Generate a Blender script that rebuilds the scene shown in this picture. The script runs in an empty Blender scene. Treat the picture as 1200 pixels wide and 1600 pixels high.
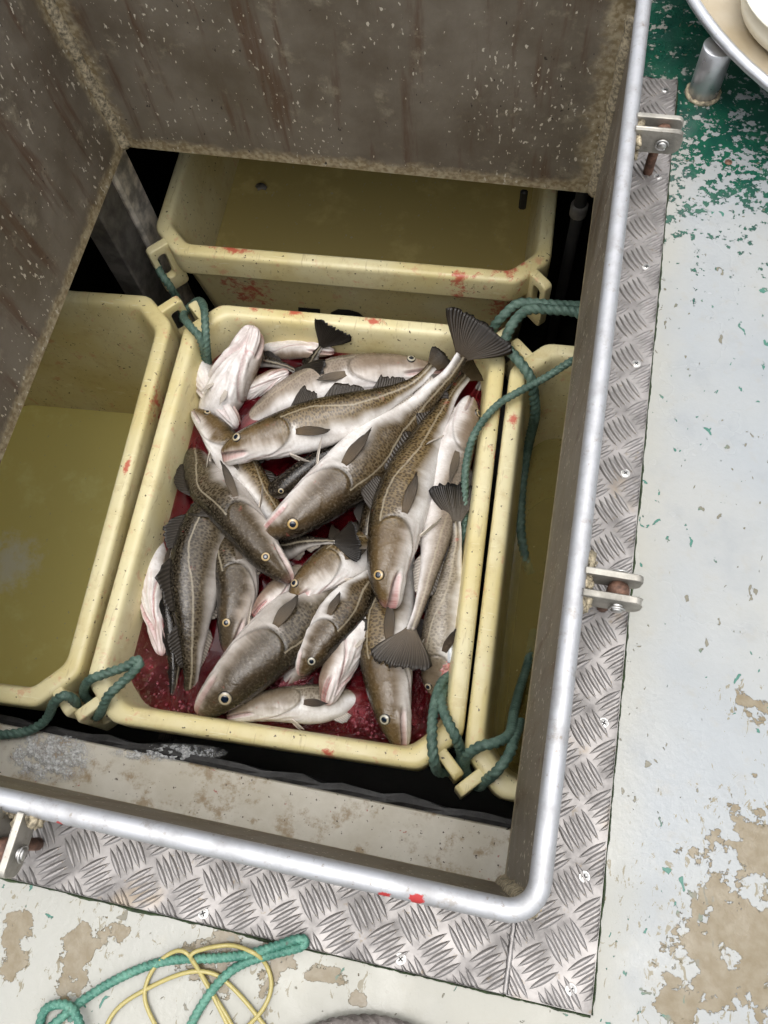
import bpy, math, random
import numpy as np
from mathutils import Vector, Matrix
random.seed(7); RNG = np.random.default_rng(7)
scn = bpy.context.scene
col = scn.collection
R = math.radians

# ------------------------------------------------------------------ camera, sky, sun, exposure
CAM = np.array([0.0, 0.0, 0.80])                     # the deck is z = 0
FPX = 1274.0                                         # focal length in pixels of the 1200 x 1600 photograph
M = np.array([[0.97876615, 0.19229515, -0.07098877],
              [0.15423706, -0.91900012, -0.36283565],
              [-0.13501022, 0.34418216, -0.92914524]])
cd = bpy.data.cameras.new('camera'); cam = bpy.data.objects.new('camera', cd); col.objects.link(cam)
cd.sensor_fit = 'VERTICAL'; cd.sensor_height = 36; cd.lens = 36 * FPX / 1600
cd.clip_start = 0.02; cd.clip_end = 200
rot = Matrix([M[0], -M[1], -M[2]]).transposed()
cam.matrix_world = Matrix.Translation(CAM) @ rot.to_4x4()
scn.camera = cam

SUN_EL, SUN_AZ = 84, 270                             # azimuth measured from +X counter-clockwise: light comes from here
w = bpy.data.worlds.new('World'); scn.world = w; w.use_nodes = True
nt = w.node_tree; nt.nodes.clear()
sky = nt.nodes.new('ShaderNodeTexSky'); sky.sky_type = 'NISHITA'; sky.sun_disc = False
sky.sun_elevation = R(SUN_EL); sky.sun_rotation = R(90 - SUN_AZ)
sky.dust_density = 4; sky.air_density = 1.0; sky.ozone_density = 1.0
hsv = nt.nodes.new('ShaderNodeHueSaturation'); hsv.inputs['Saturation'].default_value = 0.22
bg = nt.nodes.new('ShaderNodeBackground'); bg.inputs['Strength'].default_value = 0.13
wo = nt.nodes.new('ShaderNodeOutputWorld')
nt.links.new(sky.outputs[0], hsv.inputs['Color']); nt.links.new(hsv.outputs[0], bg.inputs[0]); nt.links.new(bg.outputs[0], wo.inputs[0])
sd = bpy.data.lights.new('sun', 'SUN'); sd.energy = 1.0; sd.angle = R(110); sd.color = (1, .97, .92)
sun = bpy.data.objects.new('sun', sd); col.objects.link(sun)
dirv = Vector((math.cos(R(SUN_EL)) * math.cos(R(SUN_AZ)), math.cos(R(SUN_EL)) * math.sin(R(SUN_AZ)), math.sin(R(SUN_EL))))
sun.rotation_euler = dirv.to_track_quat('Z', 'Y').to_euler()
sun.location = dirv * 5
vs = scn.view_settings; vs.view_transform = 'Standard'; vs.look = 'None'; vs.gamma = 1; vs.use_curve_mapping = False
vs.exposure = 1.08
scn.render.engine = 'CYCLES'
scn.cycles.use_denoising = True
scn.cycles.max_bounces = 6; scn.cycles.diffuse_bounces = 4; scn.cycles.glossy_bounces = 3; scn.cycles.transmission_bounces = 4; scn.cycles.volume_bounces = 0; scn.cycles.use_adaptive_sampling = True; scn.cycles.adaptive_threshold = .03; scn.cycles.caustics_reflective = False; scn.cycles.caustics_refractive = False; scn.cycles.transparent_max_bounces = 12
scn.cycles.sample_clamp_indirect = 6

# ------------------------------------------------------------------ helpers
def at(px, py, z):
    """the world point at height z under photograph pixel (px, py)"""
    c = np.array([(px - 600) / FPX, (py - 800) / FPX, 1.0]); d = M.T @ c
    return CAM + d * ((z - CAM[2]) / d[2])
def ppm(z): return (CAM[2] - z) / FPX                # metres per photograph pixel at height z

def link(o, parent=None):
    col.objects.link(o)
    if parent is not None: o.parent = parent
    return o
def wloc(o):
    v = np.array(o.location)
    while o.parent is not None: o = o.parent; v = v + np.array(o.location)
    return v
def tag(o, label=None, cat=None, group=None, kind=None):
    if label: o['label'] = label
    if cat: o['category'] = cat
    if group: o['group'] = group
    if kind: o['kind'] = kind
    return o
def thing(name, loc, label, cat, group=None):
    o = bpy.data.objects.new(name, None); o.empty_display_size = .02; o.location = tuple(loc)
    link(o); tag(o, label, cat, group); return o
def mk(name, verts, faces, m, parent=None, smooth=True, origin=None):
    """one mesh object from world-space vertices"""
    v = np.asarray(verts, dtype=float)
    if origin is None:
        origin = wloc(parent) if parent is not None else np.array([v[:, 0].mean(), v[:, 1].mean(), v[:, 2].min()])
    me = bpy.data.meshes.new(name)
    me.from_pydata((v - origin).tolist(), [], [tuple(map(int, f)) for f in faces]); me.update()
    if smooth: me.polygons.foreach_set('use_smooth', [True] * len(me.polygons))
    if m is not None: me.materials.append(m)
    o = bpy.data.objects.new(name, me)
    o.location = tuple(origin - (wloc(parent) if parent is not None else 0))
    return link(o, parent)
class MB:
    """collects verts and faces"""
    def __init__(s): s.v = []; s.f = []
    def add(s, v, f):
        n = len(s.v); s.v += [tuple(p) for p in v]; s.f += [tuple(i + n for i in q) for q in f]; return s
    def box(s, x0, x1, y0, y1, z0, z1, b=0.0):
        if b <= 0:
            v = [(x0, y0, z0), (x1, y0, z0), (x1, y1, z0), (x0, y1, z0), (x0, y0, z1), (x1, y0, z1), (x1, y1, z1), (x0, y1, z1)]
            return s.add(v, [(3, 2, 1, 0), (4, 5, 6, 7), (0, 1, 5, 4), (1, 2, 6, 5), (2, 3, 7, 6), (3, 0, 4, 7)])
        v = []; f = []
        def ring(i, z): 
            k = len(v); xs = (x0 + i, x1 - i); ys = (y0 + i, y1 - i); c = b
            v.extend([(xs[0] + c, ys[0], z), (xs[1] - c, ys[0], z), (xs[1], ys[0] + c, z), (xs[1], ys[1] - c, z), (xs[1] - c, ys[1], z), (xs[0] + c, ys[1], z), (xs[0], ys[1] - c, z), (xs[0], ys[0] + c, z)]); return k
        ks = [ring(b, z0), ring(0, z0 + b), ring(0, z1 - b), ring(b, z1)]
        for a, c in zip(ks, ks[1:]):
            for j in range(8): f.append((a + j, a + (j + 1) % 8, c + (j + 1) % 8, c + j))
        f.append(tuple(ks[0] + j for j in range(7, -1, -1))); f.append(tuple(ks[3] + j for j in range(8)))
        return s.add(v, f)
    def build(s, name, m, parent=None, smooth=False, origin=None): return mk(name, s.v, s.f, m, parent, smooth, origin)

def catmull(P, n):
    P = np.asarray(P, float)
    if len(P) == 2: P = np.array([P[0], (P[0] + P[1]) / 2, P[1]])
    Q = np.vstack([2 * P[0] - P[1], P, 2 * P[-1] - P[-2]])
    out = []
    for i in range(1, len(Q) - 2):
        t = np.linspace(0, 1, 24, endpoint=False)[:, None]
        p0, p1, p2, p3 = Q[i - 1], Q[i], Q[i + 1], Q[i + 2]
        out.append(.5 * ((2 * p1) + (-p0 + p2) * t + (2 * p0 - 5 * p1 + 4 * p2 - p3) * t ** 2 + (-p0 + 3 * p1 - 3 * p2 + p3) * t ** 3))
    out = np.vstack(out + [P[-1:]])
    s = np.r_[0, np.cumsum(np.linalg.norm(np.diff(out, axis=0), axis=1))]
    if np.isscalar(n): n = np.linspace(0, 1, n)
    return np.stack([np.interp(np.asarray(n) * s[-1], s, out[:, k]) for k in range(3)], 1), s[-1]
def nrm(a): return a / np.maximum(np.linalg.norm(a, axis=-1, keepdims=True), 1e-12)
def frames(P):
    T = nrm(np.gradient(P, axis=0)); U = np.zeros_like(P)
    ref = np.array([0, 0, 1.]); 
    if abs(T[0] @ ref) > .9: ref = np.array([1., 0, 0])
    u = ref
    for i in range(len(P)):
        u = u - (u @ T[i]) * T[i]; u = u / np.linalg.norm(u); U[i] = u
    return T, U, np.cross(T, U)
def tube_data(P, r, k=12, lobes=0, lay=None, amp=.16, jit=0.0, cap=True):
    P = np.asarray(P, float); T, U, V = frames(P); n = len(P)
    s = np.r_[0, np.cumsum(np.linalg.norm(np.diff(P, axis=0), axis=1))]
    th = np.linspace(0, 2 * np.pi, k, endpoint=False)
    rr = np.full(n, r) if np.isscalar(r) else np.asarray(r)
    A = np.tile(th, (n, 1)); rad = np.tile(rr[:, None], (1, k))
    if lobes:
        ph = 2 * np.pi * s / lay
        rad = rad * (1 - amp + amp * 1.6 * np.abs(np.cos(lobes * (A - ph[:, None]) / 2)) ** .8)
    if jit: rad = rad * (1 + jit * RNG.normal(size=rad.shape))
    v = P[:, None] + rad[..., None] * (np.cos(A)[..., None] * U[:, None] + np.sin(A)[..., None] * V[:, None])
    v = v.reshape(-1, 3); f = []
    for i in range(n - 1):
        for j in range(k): f.append((i * k + j, i * k + (j + 1) % k, (i + 1) * k + (j + 1) % k, (i + 1) * k + j))
    if cap: f.append(tuple(range(k - 1, -1, -1))); f.append(tuple((n - 1) * k + j for j in range(k)))
    return v, f

# ------------------------------------------------------------------ material helper
class G:
    def __init__(s, name):
        s.m = bpy.data.materials.new(name); s.m.use_nodes = True; s.t = s.m.node_tree; s.t.nodes.clear()
        s.out = s.t.nodes.new('ShaderNodeOutputMaterial')
    def n(s, typ, ins=None, **props):
        x = s.t.nodes.new('ShaderNode' + typ)
        for k, v in props.items(): setattr(x, k, v)
        for k, v in (ins or {}).items(): s.set(x.inputs[k], v)
        return x
    def set(s, inp, v):
        if isinstance(v, bpy.types.NodeSocket): s.t.links.new(v, inp)
        elif isinstance(v, (tuple, list)) and len(v) == 3 and inp.type == 'RGBA': inp.default_value = (*v, 1)
        else: inp.default_value = v
    def obj(s): return s.n('TexCoord').outputs['Object']
    def attr(s, name, out='Fac'): return s.n('Attribute', attribute_name=name).outputs[out]
    def scale(s, v, sc): return s.n('Mapping', {'Vector': v, 'Scale': sc}).outputs[0]
    def noise(s, v, sc, det=4, rough=.55, dist=0): return s.n('TexNoise', {'Vector': v, 'Scale': sc, 'Detail': det, 'Roughness': rough, 'Distortion': dist}).outputs['Fac']
    def vor(s, v, sc, feature='F1', rnd=1): return s.n('TexVoronoi', {'Vector': v, 'Scale': sc, 'Randomness': rnd}, feature=feature, voronoi_dimensions='2D').outputs['Distance']
    def math(s, op, a, b=0.0, c=None):
        x = s.n('Math', operation=op); s.set(x.inputs[0], a); s.set(x.inputs[1], b)
        if c is not None: s.set(x.inputs[2], c)
        return x.outputs[0]
    def mapr(s, v, a, b, c=0.0, d=1.0): return s.n('MapRange', {0: v, 1: a, 2: b, 3: c, 4: d}, interpolation_type='SMOOTHSTEP').outputs[0]
    def above(s, v, thr, w_): return s.math('MULTIPLY', s.n('Clamp', {0: s.math('DIVIDE', s.math('SUBTRACT', v, thr), w_)}).outputs[0], 1.0)
    def mix(s, f, a, b, mode='MIX'):
        x = s.n('Mix', data_type='RGBA', blend_type=mode); s.set(x.inputs[0], f); s.set(x.inputs[6], a); s.set(x.inputs[7], b); return x.outputs[2]
    def bump(s, h, st=.3, d=.002, nml=None):
        x = s.n('Bump', {'Height': h, 'Strength': st, 'Distance': d})
        if nml is not None: s.set(x.inputs['Normal'], nml)
        return x.outputs[0]
    def blobs(s, v, L):
        """1 at each blob's centre, 0 at its edge, below 0 outside: (x, y, rx, ry)"""
        r = None
        for (x, y, rx, ry) in L:
            m = s.n('Mapping', {'Vector': v, 'Location': (-x / rx, -y / ry, 0), 'Scale': (1 / rx, 1 / ry, 0)}).outputs[0]
            d = s.math('SUBTRACT', 1.0, s.n('VectorMath', {0: m}, operation='LENGTH').outputs['Value'])
            r = d if r is None else s.math('MAXIMUM', r, d)
        return r
    def done(s, base, rough=.5, metal=0.0, normal=None, **kw):
        b = s.n('BsdfPrincipled', {'Base Color': base, 'Roughness': rough, 'Metallic': metal})
        if normal is not None: s.set(b.inputs['Normal'], normal)
        for k, v in kw.items(): s.set(b.inputs[k.replace('_', ' ')], v)
        s.t.links.new(b.outputs[0], s.out.inputs[0]); s.b = b; return s.m

def simple(name, c, rough=.5, metal=0, var=.25, sc=60, bump=.15):
    g = G(name); o = g.obj(); nz = g.noise(o, sc, 5, .6)
    c2 = tuple(x * (1 - var) for x in c); c3 = tuple(min(1, x * (1 + var)) for x in c)
    return g.done(g.mix(g.mapr(nz, .3, .7), c2, c3), rough, metal, g.bump(nz, bump, .002))

# ------------------------------------------------------------------ materials
def mat_deck():
    g = G('deck_paint'); o = g.obj()
    def d(px, py): p = at(px, py, 0); return p[0], p[1]
    big = g.noise(o, 3.2, 3); mid = g.noise(o, 14, 4)
    base = g.mix(g.mapr(big, .38, .62), (.245, .262, .270), (.275, .280, .266))
    base = g.mix(g.mapr(mid, .5, .75, 0, .5), base, (.20, .216, .226))
    base = g.mix(g.mapr(g.noise(o, 45, 6, .65), .52, .75, 0, .35), base, (.25, .232, .19))
    # yellowed old paint along the plate edge
    px = g.n('SeparateXYZ', {0: o}).outputs[0]
    edge = g.mapr(g.math('ADD', px, g.math('MULTIPLY', mid, .05)), .155, .215, 1, 0)
    base = g.mix(g.math('MULTIPLY', edge, .55), base, (.31, .295, .235))
    chipn = g.noise(o, 62, 6, .62); chipf = g.noise(o, 150, 4, .6); coarse = g.noise(o, 24, 7, .62)
    # green paint showing through, thick near the table, thinning towards the camera
    gy = g.mapr(g.n('SeparateXYZ', {0: o}).outputs[1], .46, .98)
    gn = g.math('ADD', g.math('MULTIPLY', chipn, .42), g.math('ADD', g.math('MULTIPLY', coarse, .23), g.math('MULTIPLY', chipf, .35)))
    green = g.mapr(g.math('ADD', gn, g.math('MULTIPLY', gy, .188)), .632, .645)
    gcol = g.mix(g.mapr(g.noise(o, 30, 4), .35, .65), (.010, .075, .045), (.008, .05, .036))
    # bare grey-tan primer where the paint has come off
    T1 = [(*d(1165, 1480), .085, .085), (*d(1195, 1330), .055, .05), (*d(1060, 1560), .03, .03), (*d(1185, 1110), .035, .02),
          (*d(120, 1510), .022, .045), (*d(175, 1460), .024, .022), (*d(25, 1450), .02, .03), (*d(340, 1500), .034, .045), (*d(425, 1500), .02, .05),
          (*d(525, 1527), .026, .012), (*d(560, 1560), .012, .008), (*d(20, 1500), .02, .02)]
    tm = g.blobs(o, T1)
    tn = g.math('ADD', g.math('MULTIPLY', coarse, .6), g.math('MULTIPLY', chipn, .4))
    tan = g.mapr(g.math('ADD', tn, g.math('MULTIPLY', g.n('Clamp', {0: tm, 1: -.6, 2: .6}).outputs[0], .22)), .585, .593)
    tcol = g.mix(g.mapr(g.noise(o, 90, 5), .3, .7), (.14, .108, .058), (.18, .15, .098))
    # small dark chips, everywhere
    st = g.scale(o, (1, .72, 1)); c1 = g.noise(st, 95, 3, .5, .6); c2 = g.noise(o, 7, 2)
    chips = g.mapr(g.math('ADD', c1, g.math('MULTIPLY', c2, .16)), .758, .768)
    ccol = g.mix(g.mapr(g.noise(o, 9, 2), .5, .56), (.13, .12, .085), (.03, .13, .095))
    cracks = g.math('MULTIPLY', g.mapr(g.math('ADD', g.noise(g.scale(o, (1.6, .8, 1)), 85, 5, .68, .8), g.math('MULTIPLY', g.n('Clamp', {0: tm, 1: -1.2, 2: 0}).outputs[0], .10)), .585, .60), 1.0)
    c = g.mix(green, base, gcol); c = g.mix(cracks, c, (.17, .15, .10)); c = g.mix(tan, c, tcol); c = g.mix(chips, c, ccol)
    h = g.math('SUBTRACT', g.math('MULTIPLY', g.noise(o, 9, 5), .6), g.math('MAXIMUM', tan, g.math('MAXIMUM', chips, g.math('MULTIPLY', green, .6))))
    return g.done(c, g.mapr(g.noise(o, 4.5, 5, .6), .42, .60, .16, .5), 0, g.bump(g.math('ADD', h, g.math('MULTIPLY', chipf, .3)), .8, .0016))
def mat_tub(seed, blood=()):
    g = G('yellow_tub_plastic'); o = g.obj()
    o2 = g.n('VectorMath', {0: o, 1: (seed, seed * 2.3, 0)}, operation='ADD').outputs[0]
    n1 = g.noise(o2, 6, 4); n2 = g.noise(o2, 130, 3, .5); n3 = g.noise(o2, 26, 6, .7)
    c = g.mix(g.mapr(n1, .35, .65), (.66, .56, .265), (.715, .645, .39))
    c = g.mix(g.mapr(n3, .50, .76, 0, .55), c, (.50, .38, .17))
    c = g.mix(g.mapr(g.noise(g.scale(o2, (1, 1, .35)), 70, 5, .7), .66, .73, 0, .7), c, (.30, .20, .09))
    c = g.mix(g.mapr(n2, .685, .705), c, (.10, .07, .035))
    scr = g.noise(g.scale(o2, (60, 7, 20)), 3, 3, .6); c = g.mix(g.mapr(scr, .62, .70, 0, .5), c, (.42, .33, .17))
    scr2 = g.noise(g.scale(o2, (7, 60, 20)), 3, 3, .6); c = g.mix(g.mapr(scr2, .64, .71, 0, .45), c, (.82, .77, .55))
    red = g.mapr(g.noise(o2, 34, 5, .7), .58, .70, 0, .55)
    c = g.mix(red, c, (.62, .27, .16))
    if blood:
        bm = g.blobs(o, blood)
        bl = g.mapr(g.math('ADD', g.noise(o2, 48, 6, .72), g.math('MULTIPLY', g.n('Clamp', {0: bm, 1: -.5, 2: .8}).outputs[0], .30)), .66, .80)
        c = g.mix(g.math('MULTIPLY', bl, .85), c, (.50, .055, .035))
    m = g.done(c, g.mapr(n3, .3, .7, .3, .5), 0, g.bump(g.math('ADD', g.math('MULTIPLY', n3, .6), n2), .18, .001), )
    return m
def mat_wall():
    g = G('dirty_aluminium_plate'); o = g.obj(); sp = g.n('SeparateXYZ', {0: o})
    n1 = g.noise(o, 8, 5, .6); drip = g.noise(g.scale(o, (14, 14, 1.6)), 2.4, 5, .62)
    c = g.mix(g.mapr(n1, .3, .7), (.105, .084, .060), (.175, .150, .116))
    c = g.mix(g.mapr(drip, .52, .70, 0, .8), c, (.085, .046, .026))
    c = g.mix(g.mapr(g.noise(o, 19, 6, .7), .55, .72, 0, .6), c, (.30, .265, .19))
    e = g.attr('edge')                                                     # paler mottled band along the bottom edge and the chosen ends
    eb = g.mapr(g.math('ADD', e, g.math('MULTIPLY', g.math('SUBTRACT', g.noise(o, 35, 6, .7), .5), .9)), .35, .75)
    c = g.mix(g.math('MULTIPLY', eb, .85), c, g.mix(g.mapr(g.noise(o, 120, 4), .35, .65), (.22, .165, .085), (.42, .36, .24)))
    c = g.mix(g.above(g.noise(g.scale(o, (1, 1, .55)), 150, 2, .5), g.mapr(g.noise(o, 5, 4, .6), .35, .65, .72, .63), .025), c, (.50, .46, .37))
    c = g.mix(g.mapr(g.noise(g.scale(o, (1, 1, .6)), 105, 3, .6), .70, .725), c, (.035, .027, .02))
    h = g.math('ADD', g.noise(o, 160, 4, .6), g.math('MULTIPLY', n1, 1.5))
    return g.done(c, g.mapr(n1, .3, .7, .42, .62), .25, g.bump(h, .35, .0015))
def mat_alu(name='worn_aluminium', base=(.58, .585, .60), rough=.33, dirt=.5):
    g = G(name); o = g.obj(); n1 = g.noise(o, 25, 5, .65); n2 = g.noise(o, 140, 4, .6)
    c = g.mix(g.mapr(n1, .4, .75, 0, dirt), base, tuple(x * .55 for x in base))
    c = g.mix(g.mapr(n2, .62, .72, 0, .7 * dirt), c, (.20, .16, .11))
    c = g.mix(g.mapr(g.noise(o, 11, 4, .6), .60, .72, 0, .4 * dirt), c, (.40, .30, .18))
    return g.done(c, g.mapr(n1, .3, .7, rough - .08, rough + .14), .85, g.bump(g.math('ADD', n2, n1), .2, .0008))
def mat_rim():
    g = G('rim_tube_aluminium'); o = g.obj(); n1 = g.noise(o, 25, 5, .65); n2 = g.noise(o, 160, 4, .6)
    c = g.mix(g.mapr(n1, .4, .7, 0, .6), (.44, .445, .46), (.27, .265, .26)); c = g.mix(g.mapr(g.noise(g.scale(o, (6, 6, 1)), 9, 5, .75), .55, .68, 0, .5), c, (.24, .21, .17))
    c = g.mix(g.mapr(n2, .64, .72, 0, .6), c, (.22, .18, .14))
    b = [(*at(601, 1399, .07)[:2], .006, .004), (*at(650, 1404, .07)[:2], .008, .005), (*at(690, 1428, .07)[:2], .005, .003), (*at(95, 1288, .07)[:2], .004, .003)]
    bm = g.mapr(g.math('ADD', g.blobs(o, b), g.math('MULTIPLY', g.math('SUBTRACT', n2, .5), 1.5)), .15, .35)
    c = g.mix(bm, c, (.33, .02, .02)); 
    return g.done(c, g.mapr(n1, .3, .7, .42, .62), g.math('MULTIPLY', g.math('SUBTRACT', 1.0, bm), .75), g.bump(g.math('ADD', n2, n1), .2, .0008))
def mat_rope(name, c1, c2, wet=.55):
    g = G(name); o = g.obj(); n1 = g.noise(o, 40, 5, .7); n2 = g.noise(g.scale(o, (1, 1, 1)), 420, 3, .6)
    c = g.mix(g.mapr(n1, .35, .68), c1, c2); c = g.mix(g.mapr(n2, .55, .75, 0, .5), c, tuple(min(1, x * 2.0 + .03) for x in c2))
    c = g.mix(g.mapr(g.noise(o, 90, 5, .7), .60, .72, 0, .75), c, (.045, .04, .022))
    return g.done(c, wet, 0, g.bump(n2, .7, .0012))
def liquid(g, nm, ior, rough, murk, mcol, tint, acol, adens):
    tr = g.n('BsdfTransparent', {'Color': tint}); df = g.n('BsdfDiffuse', {'Color': mcol}); gl = g.n('BsdfGlossy', {'Color': (1, 1, 1), 'Roughness': rough, 'Normal': nm})
    fr = g.n('Fresnel', {'IOR': ior, 'Normal': nm}); m1 = g.n('MixShader', {0: murk, 1: tr.outputs[0], 2: df.outputs[0]})
    mx = g.n('MixShader', {0: fr.outputs[0], 1: m1.outputs[0], 2: gl.outputs[0]}); g.t.links.new(mx.outputs[0], g.out.inputs[0])
    a = g.n('VolumeAbsorption', {'Color': acol, 'Density': adens}); g.t.links.new(a.outputs[0], g.out.inputs[1]); return g.m
def mat_blood():
    g = G('bloody_water'); o = g.obj()
    rip = g.blobs(o, [(*(at(330, 1110, -.6)[:2]), .26, .10), (*(at(230, 1050, -.6)[:2]), .09, .16), (*(at(600, 1140, -.6)[:2]), .2, .12)])
    rm = g.n('Clamp', {0: g.math('MULTIPLY', rip, 2.5)}).outputs[0]
    fr2 = g.mapr(g.math('ADD', g.blobs(o, [(*(at(555, 1112, -.6)[:2]), .10, .045), (*(at(235, 1040, -.6)[:2]), .05, .05), (*(at(640, 1120, -.6)[:2]), .04, .06)]), g.math('MULTIPLY', g.math('SUBTRACT', g.noise(o, 60, 6, .75), .5), 1.8)), .25, 1.2, 0, .75)
    h = g.math('ADD', g.math('MULTIPLY', g.noise(o, 85, 3, .5, 1.5), g.math('MULTIPLY', rm, 1.6)), g.math('MULTIPLY', g.noise(o, 12, 2), .5))
    return liquid(g, g.bump(h, 1.0, .010), 1.36, .05, g.math('MAXIMUM', g.mapr(g.noise(o, 9, 4), .3, .7, .30, .48), fr2), g.mix(fr2, g.mix(g.mapr(g.noise(o, 22, 5), .4, .7), (.075, .002, .005), (.15, .005, .011)), (.33, .055, .07)), (.97, .60, .60), (.84, .02, .05), 75.0)
def mat_water(name, mcol, murk, acol, ab):
    g = G(name); o = g.obj(); nm = g.bump(g.math('ADD', g.noise(o, 22, 3), g.math('MULTIPLY', g.noise(o, 110, 2), .25)), .12, .004)
    fl = g.mapr(g.noise(g.scale(o, (1, .6, 1)), 130, 2), .70, .74, 0, .5)                      # floating specks
    sc_ = g.mapr(g.noise(o, 7, 6, .7), .52, .72, 0, .45)                                     # scummy drifts
    c = g.mix(sc_, mcol, tuple(min(1, x * 1.5 + .05) for x in mcol)); c = g.mix(fl, c, (.5, .5, .42))
    if 'left' in name: c = g.mix(g.mapr(g.math('ADD', g.blobs(o, [(*at(15, 880, -.93)[:2], .10, .11)]), g.math('MULTIPLY', g.math('SUBTRACT', g.noise(o, 40, 6, .7), .5), 1.6)), .15, .9, 0, .7), c, (.92, .92, .84))
    return liquid(g, nm, 1.33, .04, g.math('MAXIMUM', murk, g.math('MULTIPLY', fl, 1.6)), c, (.95, .94, .86), acol, ab)
def mat_fish():
    g = G('wet_cod_skin'); c = g.attr('col', 'Color'); uv = g.n('TexCoord').outputs['UV']; o = g.obj()
    n1 = g.noise(uv, 45, 5, .6); n2 = g.noise(uv, 260, 3, .6)
    c = g.mix(g.mapr(n1, .3, .7, 0, .55), c, g.mix(1.0, c, (.62, .58, .54), 'MULTIPLY'))
    c = g.mix(g.mapr(n2, .45, .8, 0, .28), c, (.36, .30, .22), 'MIX')
    d = g.vor(g.scale(uv, (1, 1, 1)), 215, 'F1', .8); d2 = g.math('ADD', d, g.math('MULTIPLY', g.math('SUBTRACT', n1, .5), .35))
    sp = g.math('MULTIPLY', g.mapr(d2, .30, .44, 1, 0), g.attr('spot'))
    c = g.mix(g.math('MULTIPLY', sp, .82), c, g.mix(1.0, c, (.26, .22, .17), 'MULTIPLY'))
    la = g.math('ABSOLUTE', g.math('ADD', g.attr('lat'), g.math('MULTIPLY', g.math('SUBTRACT', g.noise(uv, 70, 2), .5), .0035)))
    c = g.mix(g.math('MULTIPLY', g.mapr(la, .0006, .0016, 1, 0), .45), c, (.46, .40, .29))
    sm_ = g.mapr(g.noise(o, 38, 6, .72, .5), .63, .74, 0, .55); c = g.mix(sm_, c, (.40, .07, .06))
    c = g.mix(g.mapr(g.noise(uv, 17, 4, .6), .42, .68, 0, .40), c, g.mix(1.0, c, (.50, .46, .42), 'MULTIPLY'))
    c = g.mix(g.attr('pink'), c, g.mix(g.mapr(n2, .4, .6), (.42, .13, .13), (.55, .30, .29)))
    h = g.math('ADD', g.math('MULTIPLY', n1, .8), g.math('MULTIPLY', n2, .35))
    m = g.done(c, g.mapr(n1, .3, .7, .14, .34), 0, g.bump(h, .5, .003), Coat_Weight=.4, Coat_Roughness=.04, Specular_IOR_Level=.22)
    g.t.links.new(g.b.inputs['Normal'].links[0].from_socket, g.b.inputs['Coat Normal'])
    return m
def mat_fin():
    g = G('cod_fin_membrane'); c = g.attr('col', 'Color'); uv = g.n('TexCoord').outputs['UV']
    ray = g.n('TexWave', {'Vector': uv, 'Scale': 2.6, 'Distortion': 3.0, 'Detail': 3, 'Detail Scale': 1.5}, wave_type='BANDS', bands_direction='X').outputs['Fac']
    c2 = g.mix(g.mapr(ray, .2, .85, .0, .55), g.mix(1.0, c, (1.35, 1.25, 1.1), 'MULTIPLY'), g.mix(1.0, c, (.40, .36, .33), 'MULTIPLY'))
    return g.done(c2, .36, 0, g.bump(ray, .4, .002), Specular_IOR_Level=.3)
MT = {}
MT['deck'] = mat_deck(); MT['wall'] = mat_wall(); MT['rim'] = mat_rim(); MT['alu'] = mat_alu(); MT['tread'] = mat_alu('tread_plate_aluminium', (.285, .27, .26), .56, .9)
MT['lug'] = mat_alu('lug_metal', (.40, .38, .335), .5, 1.0); MT['rust'] = simple('rusty_steel', (.14, .075, .05), .6, .4, .5, 120, .5)
MT['weld'] = simple('weld_crust', (.30, .255, .175), .6, .3, .6, 180, .9); MT['screw'] = simple('screw_steel', (.45, .44, .42), .32, .9, .2, 200, .1)
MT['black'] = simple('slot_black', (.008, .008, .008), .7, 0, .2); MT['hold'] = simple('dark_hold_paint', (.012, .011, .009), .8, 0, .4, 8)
MT['seal'] = simple('mossy_sealant', (.022, .038, .012), .8, 0, .6, 200, .8); MT['rubber'] = simple('black_edge_strip', (.014, .013, .012), .55, 0, .6, 90, .8)
MT['blood'] = mat_blood(); MT['fish'] = mat_fish(); MT['fin'] = mat_fin()
MT['rope_hold'] = mat_rope('green_worn_rope', (.050, .098, .075), (.115, .185, .145)); MT['rope_deck'] = mat_rope('green_bright_rope', (.03, .125, .09), (.09, .225, .165), .5)
MT['coil'] = mat_rope('grey_braided_rope', (.10, .085, .075), (.22, .195, .18), .7)
g = G('yellow_nylon_line'); MT['line'] = g.done((.50, .42, .15), .25, 0, None, Transmission_Weight=.35)
g = G('eye_iris'); MT['iris'] = g.done(g.attr('col', 'Color'), .12, 0, None, Coat_Weight=.6, Coat_Roughness=.03)
g = G('eye_pupil'); MT['pupil'] = g.done((.006, .012, .024), .05, 0, None, Coat_Weight=.5, Coat_Roughness=.03)
g = G('white_painted_ledge'); o = g.obj(); n1 = g.noise(o, 9, 6, .65)
c = g.mix(g.mapr(n1, .35, .65), (.60, .56, .47), (.50, .455, .36)); c = g.mix(g.mapr(g.noise(o, 22, 7, .72), .50, .66, 0, .85), c, (.28, .19, .09)); c = g.mix(g.mapr(g.noise(o, 120, 3), .66, .69), c, (.05, .03, .015))
c = g.mix(g.mapr(g.noise(o, 75, 4), .71, .74, 0, .8), c, (.35, .06, .04))
MT['ledge'] = g.done(c, .5, 0, g.bump(n1, .3, .003))
g = G('dish_plate'); o = g.obj(); n1 = g.noise(o, 12, 5); MT['dish'] = g.done(g.mix(g.mapr(n1, .3, .7), (.42, .34, .22), (.52, .46, .36)), .5, .1, g.bump(n1, .2, .002))
g = G('white_plastic'); o = g.obj(); n1 = g.noise(o, 7, 5); MT['whiteplastic'] = g.done(g.mix(g.mapr(n1, .4, .7), (.76, .73, .62), (.66, .61, .47)), .4, 0, g.bump(n1, .1, .002))
g = G('slush'); o = g.obj(); MT['ice'] = g.done((.60, .63, .66), .12, 0, None, Coat_Weight=.5)
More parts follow.
